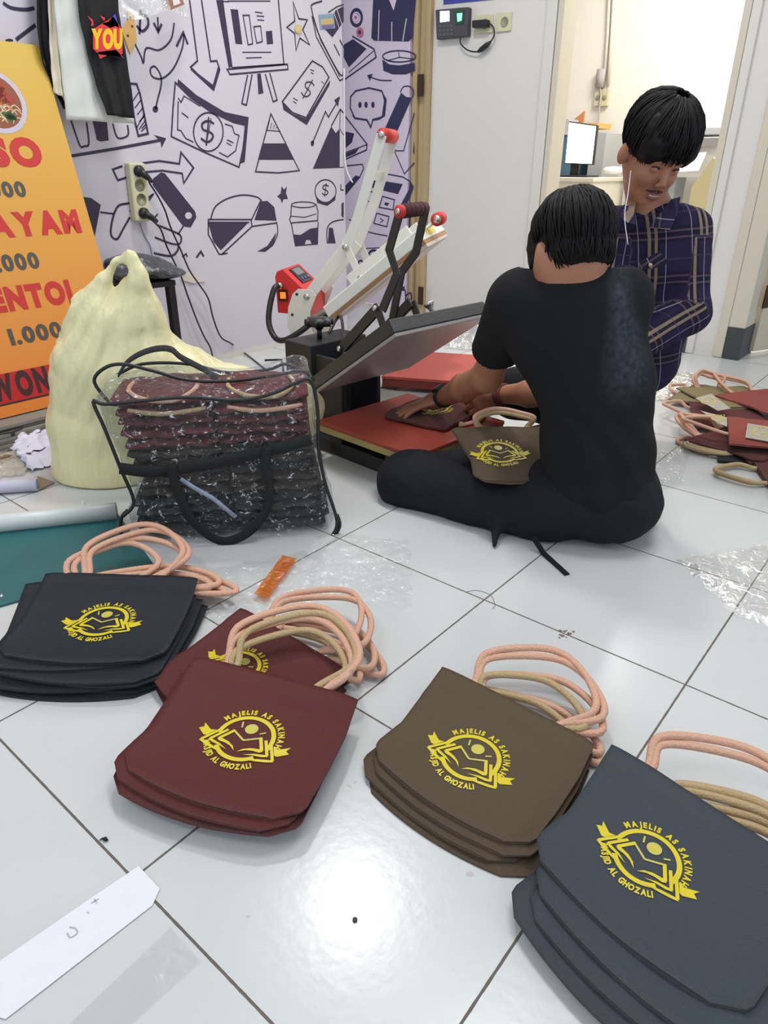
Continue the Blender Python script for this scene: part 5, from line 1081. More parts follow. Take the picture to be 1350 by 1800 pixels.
# ------------------------------------------------------------------ power strip with plugs and cords
c0 = PX(232, 286, -1.549); c1_ = PX(244, 388, -1.549); cz = nrm(c1_-c0); wv = V3(0, -cz[2], cz[1]); mid = (c0+c1_)/2; Lp = np.linalg.norm(c1_-c0)
ps = thing('power_strip', tuple(mid), 'cream four-socket power strip fixed upright on the mural', 'power strip')
CRM = mat('cream_plastic', (206, 200, 166), .45); SHD = mat('socket_recess', (150, 144, 116), .5)
ax3 = (wv, cz, V3(1, 0, 0)); wpx = PX(252, 335, -1.549)[1]-PX(224, 335, -1.549)[1]
b = MB(); b.box(mid+V3(.017, 0, 0), (wpx, Lp, .034), ax3); b.build('housing', CRM, ps, smooth=False, bevel=.006)
soc = []
for k in range(4):
    c = mid+cz*Lp*(-.36+.24*k)+V3(.034, 0, 0); soc.append(c)
    b = MB(); b.lathe([(.021, .001), (.019, .002), (.018, -.001), (0, -.001)], c, (1, 0, 0), 22); b.lathe([(.0026, .0), (.0022, .0015), (0, .002)], c+wv*.009, (1, 0, 0), 8); b.lathe([(.0026, .0), (.0022, .0015), (0, .002)], c-wv*.009, (1, 0, 0), 8)
    b.build('socket', SHD, ps)
def plug(c, to, lab, pxs):
    t = thing('power_plug', tuple(c), lab, 'plug'); b = MB(); d = nrm(np.array(to)-c)
    b.lathe([(.0, .002), (.018, .002), (.019, .014), (.012, .020), (0, .022)], c, (1, 0, 0), 20); b.tube([c+V3(.012, 0, 0), c+V3(.018, 0, 0)+d*.03, c+V3(.018, 0, 0)+d*.055], [.013, .011, .006], 10); b.build('plug_body', BLK2, t)
    b = MB(); b.tube(catmull([c+V3(.018, 0, 0)+d*.05]+pxs, 6), .0034, 7); b.build('cord', BLK2, t); return t
XC = -1.515
plug(soc[0], PX(258, 315, XC), 'black plug in the top socket of the power strip with its cord', [PX(*p, XC) for p in ((262, 320), (278, 346), (290, 370), (300, 400), (318, 440), (333, 475), (350, 500), (366, 525), (375, 560), (388, 592), (405, 603))]+[G(418, 612, .02), G(440, 628, .005), G(480, 660, .005)])
plug(soc[3], PX(266, 385, XC), 'black plug in the bottom socket of the power strip with its cord', [PX(*p, XC) for p in ((266, 386), (282, 402), (292, 430), (302, 452), (318, 485), (330, 520), (345, 560), (358, 590), (370, 612))]+[G(378, 640, .005), G(400, 668, .005)])
b = MB(); b.tube(catmull([PX(*p, -1.545) for p in ((246, 392), (254, 415), (263, 430), (268, 450))], 5), .002, 6); b.tube([PX(268, 450, -1.545), PX(268, 520, -1.545)], .002, 6); b.build('supply_cord', mat('grey_cord', (120, 120, 140), .6), ps)
b = MB(); b.tube([G(*p, .004) for p in ((465, 633), (495, 632), (497, 640), (499, 660))], .004, 6); tag(b.build('cable', BLK2, None, loc=tuple(G(480, 633))), 'thin black cable on the floor left of the black press housing', 'cable')
# ------------------------------------------------------------------ people
SKIN = mat('skin', (164, 112, 86), .5, bump=.06, bscale=120, var=.06, vscale=14); 
bs = SKIN.node_tree.nodes['Principled BSDF']; bs.inputs['Subsurface Weight'].default_value = .12; bs.inputs['Subsurface Radius'].default_value = (.012, .005, .003)
HAIR = mat('black_hair', (15, 13, 14), .62, spec=.22); LIP = mat('lips', (140, 80, 70), .5); TOOTH = mat('teeth', (176, 156, 146), .35); EYE = mat('eye_white', (190, 180, 172), .3); IRIS = mat('iris', (30, 20, 16), .2)
def frame(F, U): F = nrm(F); U = np.array(U, float); U = nrm(U-F*(U@F)); return np.cross(F, U), F, U
def head(s, C, F, U, k=1.):
    R_, F, U = frame(F, U); A = (R_, F, U); P = lambda x, y, z: C+R_*x*k+F*y*k+U*z*k
    s.ell(P(0, -.008, .022), (.074*k, .094*k, .088*k), A, .02); s.ell(P(0, .030, -.030), (.061*k, .060*k, .080*k), A, .025); s.ell(P(0, .044, -.080), (.046*k, .040*k, .036*k), A, .02); s.ell(P(0, .074, -.100), (.020*k, .016*k, .016*k), A, .02)
    for x in (-1, 1):
        s.ell(P(x*.036, .064, -.036), (.022*k, .020*k, .020*k), A, .02)
        s.ell(P(x*.031, .100, -.002), (.017*k, .016*k, .012*k), A, .012, 'sub')
        s.cap(P(x*.012, .086, .016), P(x*.046, .074, .016), .009*k, .008*k, .012)
        s.ell(P(x*.081, -.006, -.020), (.010*k, .019*k, .031*k), nrm_ax(R_, F, U, x*.35), .006)
        s.ell(P(x*.031, .080, -.004), (.0135*k, .0125*k, .0125*k), A, .003)
        s.ell(P(x*.010, .101, -.040), (.007*k, .008*k, .006*k), A, .004)
        s.cap(P(x*.004, .095, -.070), P(x*.020, .086, -.064), .0052*k, .0035*k, .004); s.cap(P(0, .092, -.080), P(x*.016, .086, -.074), .0062*k, .0042*k, .004)
    s.cap(P(0, .084, .004), P(0, .106, -.030), .0075*k, .0100*k, .008)
    return R_, F, U, P
def nrm_ax(R_, F, U, a): return (R_*math.cos(a)+F*math.sin(a), F*math.cos(a)-R_*math.sin(a), U)
def hand(s, W, d, n, side, curl=.5, k=1., spread=.10):
    """W wrist, d towards the fingers, n back-of-hand normal, side = which way the thumb lies (vector)"""
    d = nrm(d); n = np.array(n, float); n = nrm(n-d*(n@d)); t = np.cross(n, d); t = t if t@np.array(side) > 0 else -t
    s.ell(W+d*.042*k, (.046*k, .039*k, .0145*k), (d, t, n), .012)
    s.cap(W, W+d*.02*k, .022*k, .024*k, .02)
    for i, (ln_, off) in enumerate(((.072, .028), (.080, .0095), (.075, -.009), (.058, -.027))):
        b0 = W+d*(.078-.004*abs(i-1.3))*k+t*off*k; dd = nrm(d+t*(1.2-i)*spread); a = 0; p = b0-dd*.02*k; r = .0088*k
        for j, f in enumerate((.45, .30, .25)):
            a += curl*(.5+.35*j); v = dd*math.cos(a)-n*math.sin(a); L_ = ln_*f*k+(.02*k if j == 0 else 0)
            s.cap(p, p+v*L_, r, r*.92, .0035); p = p+v*L_; r *= .92
    p = W+d*.018*k+t*.026*k; v = nrm(d*.75+t*.65-n*.25); s.cap(p, p+v*.035*k, .0125*k, .011*k, .010); p2 = p+v*.035*k; v2 = nrm(d*.95+t*.2-n*.4*curl); s.cap(p2, p2+v2*.034*k, .0105*k, .0085*k, .004)
def tips(mb, A, B, n=7): pass
def hair_strands(C, A, R, n, fn, wid=.0022, seed=1, lift=.004):
    """tapered locks over an ellipsoid C, axes A, radii R; fn(theta)->(phi_start, phi_end); theta 0 = front"""
    r = random.Random(seed); mb = MB()
    for i in range(n):
        th = r.uniform(-PI, PI); ps, pe = fn(th, r); pts = []; rs = []; m_ = 7; lf = r.uniform(0, lift); dth = r.uniform(-.25, .25)
        for j in range(m_):
            u = j/(m_-1); ph = ps+(pe-ps)*u; t2 = th+dth*u*u; rad = 1+.01+lf/.09*(math.sin(u*PI)*.6+.2)
            l = (math.sin(t2)*math.sin(ph)*R[0]*rad, math.cos(t2)*math.sin(ph)*R[1]*rad, math.cos(ph)*R[2]*rad)
            pts.append(C+A[0]*l[0]+A[1]*l[1]+A[2]*l[2]); rs.append(wid*(1.1-u*.85))
        mb.tube(pts, rs, 5)
    return mb

# ---- person seated, back to the viewer, black T-shirt
K_1 = .88; H1 = AT(1006, 434, 1.50); F1 = nrm(HD*.88-HR*.16-Z*.36); U1 = nrm(Z*.9+HD*.36-HR*.08)
base1 = G(1010, 930)
p1 = thing('person', tuple(base1), 'person in black T-shirt sitting cross-legged on the floor, seen from behind', 'person')
SHL, SHR = AT(905, 532, 1.54), AT(1094, 530, 1.52)
ELL, WRL = AT(856, 662, 1.72), G(772, 702, .170); TIPL = G(700, 722, .142)
ELR, WRR = AT(985, 690, 1.74), AT(872, 694, 1.90)
print('arm L', SHL, ELL, WRL, np.linalg.norm(SHL-ELL), np.linalg.norm(ELL-WRL), 'R', SHR, ELR, WRR, np.linalg.norm(SHR-ELR), np.linalg.norm(ELR-WRR), 'H1', H1)
s = SDF((-.36, .95, .0), (.66, 1.62, .80), .0042)
head(s, H1, F1, U1, K_1)
nk = AT(1000, 480, 1.49)
s.cap(H1+U1*-.03-F1*.02, nk, .056, .058, .03); s.cap(nk, AT(1010, 560, 1.50), .060, .09, .04)
s.cap(AT(1010, 560, 1.5), AT(1035, 840, 1.47), .075, .07, .05); s.cap(SHL, SHR, .045, .045, .03)
s.cap(SHL, ELL, .044, .037, .02); s.cap(ELL, ln(ELL, WRL, .45), .038, .036, .02); s.cap(ln(ELL, WRL, .45), WRL, .035, .0235, .02)
s.cap(SHR, ELR, .044, .037, .02); s.cap(ELR, ln(ELR, WRR, .45), .037, .034, .02); s.cap(ln(ELR, WRR, .45), WRR, .033, .023, .02)
hand(s, WRL, TIPL-WRL, Z+HD*.1, HD, .22, .95, .13)
hand(s, WRR, AT(815, 708, 1.96)-WRR, Z*.6-HD*.8, Z, .55, .95)
HPL, HPR, KNL, KNR = AT(955, 905, 1.46), AT(1085, 885, 1.44), AT(714, 845, 1.66), AT(1075, 745, 1.78)
s.cap(HPL, KNL, .04, .04, .03); s.cap(HPR, KNR, .04, .04, .03); s.cap(AT(1035, 840, 1.47), HPL, .055, .04, .03); s.cap(AT(1035, 840, 1.47), HPR, .055, .04, .03)
s.build('body', SKIN, p1, relax=1)
# hair
A = frame(F1, U1); Rh = (.080, .096, .090)
Pp = lambda x, y, z: H1+(A[0]*x+A[1]*y+A[2]*z)*K_1
s = SDF(H1-.16, H1+.16, .004)
s.ell(Pp(0, -.008, .028), (.080*K_1, .098*K_1, .090*K_1), A, .01); s.ell(Pp(0, -.045, -.010), (.065, .053, .057), A, .02); s.ell(Pp(0, -.05, -.050), (.050, .038, .034), A, .02); s.ell(Pp(0, .06, .05), (.060, .048, .044), A, .02); s.ell(Pp(-.064, .05, .0), (.018, .034, .055), A, .02)
s.half(Pp(0, -.05, -.062), nrm(-A[2]-A[1]*.1), .01)
for x in (-1, 1): s.ell(Pp(x*.092, -.002, -.030), (.028, .028, .034), A, .008, 'sub'); s.ell(Pp(x*.085, .02, -.055), (.025, .034, .030), A, .01, 'sub')
s.ell(Pp(0, .10, -.05), (.053, .044, .06), A, .01, 'sub')
s.disp(lambda X, Y, Zz: .0022*nz(X, Y, Zz, 130, 3)+.0015*nz(X, Y, Zz, 260, 5))
s.build('hair', HAIR, p1, relax=1)
mb = hair_strands(Pp(0, -.008, .026), A, (.074, .091, .084), 520, lambda t, r: (r.uniform(.15, .9), (1.5+r.uniform(-.05, .25)) if abs(t) < 1.1 else (1.50+r.uniform(0, .2) if abs(t) < 2. else 2.4+r.uniform(-.2, .15))), .0032, 4, .013)
mb2 = hair_strands(Pp(0, -.040, -.020), A, (.064, .058, .072), 240, lambda t, r: (r.uniform(.8, 1.3), 1.95+r.uniform(-.2, .2)), .0030, 9, .010)


mb.add(mb2.v, mb2.f); mb.build('hair_locks', HAIR, p1)
# T-shirt
s = SDF((.02, .90, .0), (.70, 1.45, .72), .0048); A3 = (HR, HD, Z)
def e(px, py, D, rx, ry, rz, k=.06): s.ell(AT(px, py, D), (rx, ry, rz), A3, k)
s.cap(AT(925, 524, 1.53), AT(1082, 522, 1.51), .058, .062, .03)
e(1012, 590, 1.50, .142, .105, .12); e(1048, 690, 1.49, .128, .112, .13); e(1048, 790, 1.48, .124, .120, .11); e(1046, 850, 1.47, .122, .122, .075, .04)
s.cap(AT(1003, 515, 1.50), AT(1004, 470, 1.50), .088, .066, .04); s.half(AT(1004, 476, 1.50), nrm(Z+HD*.25), .004, box=(AT(1004, 476, 1.50)-.10, AT(1004, 476, 1.5)+.10))
sl = ln(SHL, ELL, .62); s.cap(SHL, sl+(ELL-SHL)*.12, .060, .057, .04); s.half(sl, nrm(ELL-SHL), .003, box=(sl-.09, sl+.09))
s.cap(sl-(ELL-SHL)*.1, sl+(ELL-SHL)*.1, .047, .049, .002, 'sub'); s.cap(SHR, ln(SHR, ELR, .6), .060, .056, .04)
def wr(X, Y, Zz):
    q = X*HR[0]+Y*HR[1]; return .0045*nz(X*1., Y, Zz*.55, 22, 8)+.003*np.sin((q*1.4+Zz*.9)*60+2*np.sin(Zz*20))*np.clip((.42-Zz)*4, 0, 1)*.9
s.disp(wr); s.half((0, 0, .03), (0, 0, -1), .01)
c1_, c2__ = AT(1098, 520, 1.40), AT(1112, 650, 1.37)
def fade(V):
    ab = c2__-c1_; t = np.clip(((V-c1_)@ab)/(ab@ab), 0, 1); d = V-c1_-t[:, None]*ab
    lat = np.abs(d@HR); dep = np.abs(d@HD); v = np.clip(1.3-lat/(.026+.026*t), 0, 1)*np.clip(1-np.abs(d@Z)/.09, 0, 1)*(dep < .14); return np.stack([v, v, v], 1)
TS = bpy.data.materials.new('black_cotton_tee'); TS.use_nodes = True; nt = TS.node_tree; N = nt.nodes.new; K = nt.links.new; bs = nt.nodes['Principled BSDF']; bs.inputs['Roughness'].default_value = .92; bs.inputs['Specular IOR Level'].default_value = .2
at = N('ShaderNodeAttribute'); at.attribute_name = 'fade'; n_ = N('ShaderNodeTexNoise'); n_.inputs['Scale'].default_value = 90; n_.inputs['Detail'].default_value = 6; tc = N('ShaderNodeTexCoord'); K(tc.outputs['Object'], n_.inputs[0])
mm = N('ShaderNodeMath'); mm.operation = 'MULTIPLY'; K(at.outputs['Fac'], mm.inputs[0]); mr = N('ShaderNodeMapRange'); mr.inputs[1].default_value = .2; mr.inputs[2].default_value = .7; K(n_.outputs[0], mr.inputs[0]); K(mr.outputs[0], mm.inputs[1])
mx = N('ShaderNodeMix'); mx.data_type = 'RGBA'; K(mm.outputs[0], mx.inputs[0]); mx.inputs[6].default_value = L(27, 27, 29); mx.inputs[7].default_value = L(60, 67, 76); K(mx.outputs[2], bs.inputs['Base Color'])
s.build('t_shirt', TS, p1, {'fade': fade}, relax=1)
# trousers
PANT = mat('black_trouser_cloth', (25, 26, 31), .85, bump=.2, bscale=60, spec=.25)
s = SDF((-.20, .85, -.01), (.72, 1.75, .30), .0052)
s.ell(AT(1022, 888, 1.49)*V3(1, 1, 0)+Z*.095, (.165, .135, .095), A3, .04)
s.cap(HPL, KNL, .070, .072, .04); s.cap(KNL, AT(905, 830, 1.80)*V3(1, 1, 0)+Z*.06, .066, .052, .04); s.cap(HPR, KNR, .090, .070, .05); s.cap(KNR, AT(900, 770, 1.86)*V3(1, 1, 0)+Z*.05, .062, .05, .04)
s.cap(AT(1070, 905, 1.50)*V3(1, 1, 0)+Z*.05, G(1128, 922)+Z*.035, .05, .036, .04); s.cap(G(1100, 930)+Z*.03, G(1090, 944)+Z*.012, .03, .014, .02)
s.cap(G(872, 940)+Z*.03, G(869, 964)+Z*.008, .022, .006, .02)
s.disp(lambda X, Y, Zz: .006*nz(X, Y, Zz, 26, 4)+.0035*np.abs(nz(X, Y, Zz, 60, 6)))
s.half((0, 0, .001), (0, 0, -1), .004)
s.build('trousers', PANT, p1, relax=1)
b = MB()
po = -nrm(HD)*.0
mid_ = [AT(x, y, d)for x, y, d in ((748, 800, 1.60), (746, 850, 1.575), (752, 915, 1.58))]
b = MB(); b.strap([G(938, 945, .03), G(955, 972, .005), G(975, 990, .003), G(997, 1010, .003)], .012, .003, nrm((1, .6, 0))); b.build('waist_tie', PANT, p1)
# wrist watch and bracelets
dW = nrm(WRL-ELL); c = WRL-dW*.035
b = MB(); n_o = nrm(-HD*.5+Z*.6-dW*((-HD*.5+Z*.6)@dW)); b.lathe([(.0285, -.009), (.031, -.009), (.031, .009), (.0285, .009), (.0285, -.009)], c, dW, 24); b.box(c+n_o*.032, (.034, .030, .010), (dW, np.cross(n_o, dW), n_o)); b.build('wrist_watch', BLK2, p1, smooth=False, bevel=.002)
dR = nrm(WRR-ELR)
for k in range(3): b = MB(); cc_ = WRR-dR*(.012+.010*k); b.tube([cc_+(np.cross(dR, Z)*math.cos(t)+nrm(np.cross(dR, np.cross(dR, Z)))*math.sin(t))*.0285 for t in np.linspace(0, 2*PI, 20)[:-1]], .0032, 6, closed=True); o = b.build('bracelet', mat('maroon_cord', (110, 50, 50), .7), p1)
# tote on his lap, tote on the press
def tote_ax(col, O_, ex, ey, label, **k):
    ex = nrm(ex); ey = nrm(ey-ex*(ey@ex)); ez = np.cross(ex, ey)
    t = tote(col, tuple(O_), 0, label, **k); t.rotation_euler = Matrix(((ex[0], ey[0], ez[0]), (ex[1], ey[1], ez[1]), (ex[2], ey[2], ez[2]))).to_euler(); return t
Tc = AT(886, 757, 1.69); Bc = min((AT(842, 838, d_) for d_ in np.linspace(1.66, 1.40, 60)), key=lambda b__: abs(np.linalg.norm(b__-Tc)-.228)); print('lap bag', Bc, np.linalg.norm(Bc-Tc))
tote_ax('brown', Tc, HR*1.0-Z*.0+HD*.06, Tc-Bc, 'olive brown tote bag with yellow emblem propped on the lap of the person in black', handles=[('p', (.066, .040, .0, .004, .03)), ('t', (.060, .034, .0, .004, .024))], emblem=(-.035, -.118, .046, 0), seed=31, th=.010, amp=.003)
mb_ = qf(.07, .315, .124)
tote('maroon', tuple(mb_), math.radians(-88), 'maroon tote bag lying on the red pad of the black press under the hands', handles=[('p', (.06, .03, .0, .004, .0))], emblem=(-.0, -.125, .042, math.radians(180)), seed=32, th=.008, amp=.003)

# ---- smiling person in the plaid shirt
D2 = 1.97
K_2 = .92; H2 = AT(1150, 265, D2); F2 = nrm(-HD*.82+HR*.16-Z*.50); U2 = nrm(Z*.9-HD*.45+HR*.20)
base2 = AT(1120, 700, 2.05)*V3(1, 1, 0)
p2 = thing('person', tuple(base2), 'smiling person in a navy plaid shirt kneeling behind the one in black, looking down', 'person')
s = SDF(H2+V3(-.42, -.36, -.86), H2+V3(.26, .36, .17), .0040); s.f[:, :, :] = .04
R2, F2, U2, PH = head(s, H2, F2, U2, K_2)
nk2 = AT(1140, 385, D2+.03)
s.cap(H2-U2*.04-F2*.02, nk2, .050, .052, .03); chest = AT(1150, 470, D2+.03); s.cap(nk2, chest, .050, .07, .03); s.cap(chest, AT(1115, 610, D2+.06), .07, .06, .04)
S2R, E2R, W2R = AT(1213, 404, D2), AT(1214, 548, D2-.05), AT(1100, 625, D2-.12)
S2L, E2L, W2L = AT(1082, 405, D2+.03), AT(1062, 540, D2-.02), AT(1010, 625, D2-.12)
for a_, b_, c_ in ((S2R, E2R, W2R), (S2L, E2L, W2L)): s.cap(a_, b_, .042, .034, .02); s.cap(b_, c_, .034, .024, .02); s.cap(nk2, a_, .05, .04, .03); hand(s, c_, nrm(c_-b_)-Z*.3, -HD+Z, Z, .5, .95)
K2L, K2R = AT(905, 692, 1.99), AT(1040, 720, 1.90)
s.cap(AT(1050, 680, 2.08), K2L, .05, .04, .03); s.cap(AT(1065, 680, 2.08), K2R, .05, .04, .03)
s.build('body', SKIN, p2, relax=1)
PH2 = PH
for x in (-1, 1):
    b = MB(); pts = [PH2(x*(.020+.023*u), .0915-.0065*u-.002*abs(u-.5), -.0015+.0045*math.sin(u*PI)) for u in np.linspace(0, 1, 8)]; b.tube(pts, [.0010]+[.0030]*6+[.0010], 6); b.build('eye', mat('eye_line', (34, 22, 18), .4), p2)
    b = MB(); pts = [PH2(x*(.014+.036*u), .0960-.018*u*u, .0200+.006*math.sin(u*PI*.8)) for u in np.linspace(0, 1, 8)]; b.tube(pts, [.0018]+[.0034]*5+[.0024, .001], 6); b.build('eyebrow', HAIR, p2)
b = MB()
for x in (-1, 1): b.tube([PH2(x*(.003+.024*u), .1005-.012*u*u, -.0555-.006*u) for u in np.linspace(0, 1, 8)], [.0030]*5+[.0024, .0018, .0008], 6)
b.build('moustache', mat('moustache_hair', (50, 34, 28), .8), p2)
b = MB(); b.strap([PH2(x, .1005-9*x*x, -.0715+6*x*x) for x in np.linspace(-.017, .017, 9)], .0060, .002, U2); b.build('teeth', TOOTH, p2)
b = MB(); b.tube([PH2(x, .0985-9*x*x, -.0785+12*x*x) for x in np.linspace(-.020, .020, 9)], [.001]+[.0036]*7+[.001], 7); b.tube([PH2(x, .1000-9*x*x, -.0660+4*x*x) for x in np.linspace(-.019, .019, 9)], [.001]+[.0024]*7+[.001], 7); b.build('lips', LIP, p2)
A = (R2, F2, U2)
s = SDF(H2-.18, H2+.20, .004)
Pp = lambda x, y, z: H2+(A[0]*x+A[1]*y+A[2]*z)*K_2
s.ell(Pp(0, -.012, .040), (.078, .096, .088), A, .01); s.ell(Pp(.040, .02, .080), (.040, .050, .038), A, .02); s.ell(Pp(-.040, .02, .080), (.040, .050, .038), A, .02)
for x in (-1, 1): s.ell(Pp(x*.054, .045, .040), (.026, .044, .040), A, .02)
s.ell(Pp(0, .080, .055), (.052, .020, .030), A, .02)
s.ell(Pp(0, .115, -.030), (.050, .06, .056), A, .010, 'sub'); s.half(Pp(0, -.02, -.035), nrm(-A[2]+A[1]*.1), .01)
s.cap(Pp(0, .0, .145), Pp(0, .09, .105), .008, .006, .02, 'sub')
s.disp(lambda X, Y, Zz: .0022*nz(X, Y, Zz, 120, 13)+.0015*nz(X, Y, Zz, 250, 5))
s.build('hair', HAIR, p2, relax=1)
hair_strands(Pp(0, -.006, .040), A, (.081, .101, .097), 680, lambda t, r: (r.uniform(.2, .9), (1.66+.10*math.sin(t*11)+r.uniform(-.14, .08)) if abs(t) < .9 else (1.88+r.uniform(-.1, .2) if abs(t) < 1.9 else 2.1+r.uniform(-.1, .2))), .0032, 14, .013).build('hair_locks', HAIR, p2)
# plaid shirt
def plaid_mat():
    m = bpy.data.materials.new('navy_plaid_cotton'); m.use_nodes = True; nt = m.node_tree; N = nt.nodes.new; K = nt.links.new; b = nt.nodes['Principled BSDF']; b.inputs['Roughness'].default_value = .85; b.inputs['Specular IOR Level'].default_value = .2
    at = N('ShaderNodeAttribute'); at.attribute_name = 'plaid'; sp = N('ShaderNodeSeparateXYZ'); K(at.outputs['Vector'], sp.inputs[0])
    def M(op, a, bb=None):
        n = N('ShaderNodeMath'); n.operation = op
        for i, q_ in enumerate((a, bb)):
            if q_ is None: continue
            if isinstance(q_, (int, float)): n.inputs[i].default_value = q_
            else: K(q_, n.inputs[i])
        return n.outputs[0]
    def band(c, per, ph, w_):   # 1 inside a stripe of width w_ centred at ph
        f = M('FRACT', M('ADD', M('DIVIDE', M('SUBTRACT', c, ph), per), 100.5)); d = M('MULTIPLY', M('ABSOLUTE', M('SUBTRACT', f, .5)), per); return M('LESS_THAN', d, w_/2)
    u, v = sp.outputs[0], sp.outputs[1]
    col = None
    def lay(prev, fac, c, al):
        mx = N('ShaderNodeMix'); mx.data_type = 'RGBA'; K(M('MULTIPLY', fac, al), mx.inputs[0])
        if isinstance(prev, tuple): mx.inputs[6].default_value = prev
        else: K(prev, mx.inputs[6])
        mx.inputs[7].default_value = c; return mx.outputs[2]
    col = lay(L(37, 30, 60), band(v, .11, .02, .036), L(29, 24, 42), .9)
    col = lay(col, band(u, .13, .0, .036), L(28, 24, 42), .8)
    col = lay(col, band(v, .11, .012, .005), L(96, 80, 92), .55); col = lay(col, band(v, .11, .028, .005), L(96, 80, 92), .55)
    col = lay(col, band(u, .13, -.008, .0075), L(134, 116, 100), .85); col = lay(col, band(u, .13, .008, .0075), L(134, 116, 100), .85)
    col = lay(col, band(u, .065, .0325, .0018), L(150, 142, 156), .85); col = lay(col, band(v, .11, .070, .003), L(70, 58, 82), .6)
    K(col, b.inputs['Base Color']); return m
PLD = plaid_mat()
s = SDF(H2+V3(-.44, -.36, -.70), H2+V3(.30, .36, -.02), .0046)
def e(px, py, D, rx, ry, rz, k=.05): s.ell(AT(px, py, D), (rx, ry, rz), A3, k)
s.cap(S2L, AT(1190, 396, D2), .048, .050, .03); e(1152, 465, D2+.03, .125, .100, .13); e(1142, 560, D2+.05, .118, .105, .12); e(1122, 640, D2+.06, .112, .115, .09)
s.cap(nk2, AT(1140, 410, D2+.03), .062, .08, .03)
for a_, b_, c_ in ((S2R, E2R, W2R), (S2L, E2L, W2L)): s.cap(a_, b_, .054, .050, .03); s.cap(b_, c_, .050, .036, .025); s.half(c_, nrm(c_-b_), .003, box=(c_-.06, c_+.06)); s.cap(ln(b_, c_, .85), ln(b_, c_, 1.15), .028, .030, .002, 'sub')
vn_ = AT(1133, 400, D2-.06); s.cap(nk2+Z*.08, nk2-Z*.005, .058, .050, .004, 'sub'); s.cap(AT(1134, 372, D2-.05), AT(1138, 402, D2-.08), .026, .003, .006, 'sub')
s.disp(lambda X, Y, Zz: .005*nz(X, Y, Zz*.7, 26, 18)+.0025*np.abs(nz(X, Y, Zz, 60, 7)))
def plaid(V):
    C_ = AT(1140, 500, D2); u = (V-C_)@nrm(HR+Z*.15); v = (V-C_)@nrm(Z-HR*.1); out = np.stack([u+.012, v, u*0], 1)
    for a_, b_, c_ in ((S2R, E2R, W2R), (S2L, E2L, W2L)):
        base = 0
        for P_, Q_, r_q in ((a_, b_, .066), (b_, c_, .060)):
            ab = Q_-P_; Ln = np.linalg.norm(ab); t = ((V-P_)@ab)/Ln**2; tc_ = np.clip(t, 0, 1); d = np.linalg.norm(V-P_-tc_[:, None]*ab, axis=1)
            side = nrm(np.cross(ab, HD)); uu = (V-P_)@side; m_ = (d < r_q) & (t > (.12 if base == 0 else -.05)) & (np.abs((V-C_)@HR) > (.075 if base == 0 else -1) )
            out[m_] = np.stack([uu+.018, t*Ln+base, uu*0], 1)[m_]; base += Ln
    return out
s.build('plaid_shirt', PLD, p2, {'plaid': plaid}, relax=1)
# collar, pocket, buttons
def pix(p, D): return AT(p[0], p[1], D)
def cplate(name, pts, D, th, par, uvs=None):
    b = MB(); P = [pix(p[:2], p[2] if len(p) > 2 else D) for p in pts]; b.plate(P, -HD+Z*.3, th); o = b.build(name, PLD, par, smooth=False, bevel=.0015)
    me = o.data; at = me.attributes.new('plaid', 'FLOAT_VECTOR', 'POINT'); W_ = MW(par); ed = nrm(P[-1]-P[0]); nn = nrm(np.cross(ed, HD))
    at.data.foreach_set('vector', np.array([[(np.array(W_@v.co)-P[0])@nn+.01, (np.array(W_@v.co)-P[0])@ed, 0] for v in me.vertices], np.float32).ravel()); return o
cplate('collar_flap', [(1118, 355, 1.95), (1096, 365, 1.97), (1090, 382, 1.93), (1104, 392, 1.885), (1118, 396, 1.875), (1114, 374, 1.90)], 0, .004, p2)
cplate('collar_flap', [(1138, 400, 1.865), (1152, 386, 1.865), (1180, 350, 1.93), (1196, 346, 1.96), (1192, 372, 1.90), (1178, 404, 1.865), (1160, 402, 1.86)], 0, .004, p2)
cplate('pocket_flap', [(1122, 462, 1.858), (1158, 442, 1.862), (1178, 462, 1.862), (1150, 472, 1.856), (1128, 474, 1.856)], 0, .004, p2)
b = MB(); b.lathe([(.005, 0), (.005, .002), (0, .003)], AT(1143, 466, 1.85), -HD, 12); b.build('button', mat('button_tan', (170, 150, 120), .4), p2)
s = SDF((-.35, 1.30, -.01), (.75, 2.15, .36), .006)
s.cap(AT(1040, 690, 2.08), K2L, .080, .066, .05); s.cap(K2L, AT(1010, 720, 2.15)*V3(1, 1, 0)+Z*.07, .062, .05, .04); s.cap(AT(1065, 690, 2.08), K2R, .078, .064, .05); s.cap(K2R, AT(1070, 720, 2.12)*V3(1, 1, 0)+Z*.07, .062, .05, .04); s.ell(AT(1045, 695, 2.10), (.12, .12, .10), A3, .04)
s.disp(lambda X, Y, Zz: .006*nz(X, Y, Zz, 28, 24)); s.half((0, 0, .001), (0, 0, -1), .004)
s.build('trousers', mat('black_jeans', (22, 22, 25), .85, spec=.25), p2, relax=1)
b = MB(); b.tube(catmull([AT(1109, 300, 1.93), AT(1104, 340, 1.90), AT(1098, 380, 1.87), AT(1104, 430, 1.84)], 5), .0012, 5); tag(b.build('earphone_cord', mat('white_cord', (214, 210, 214), .5), None, loc=tuple(AT(1104, 340, 1.9))), 'thin white earphone cord hanging from the ear of the person in plaid', 'cord')
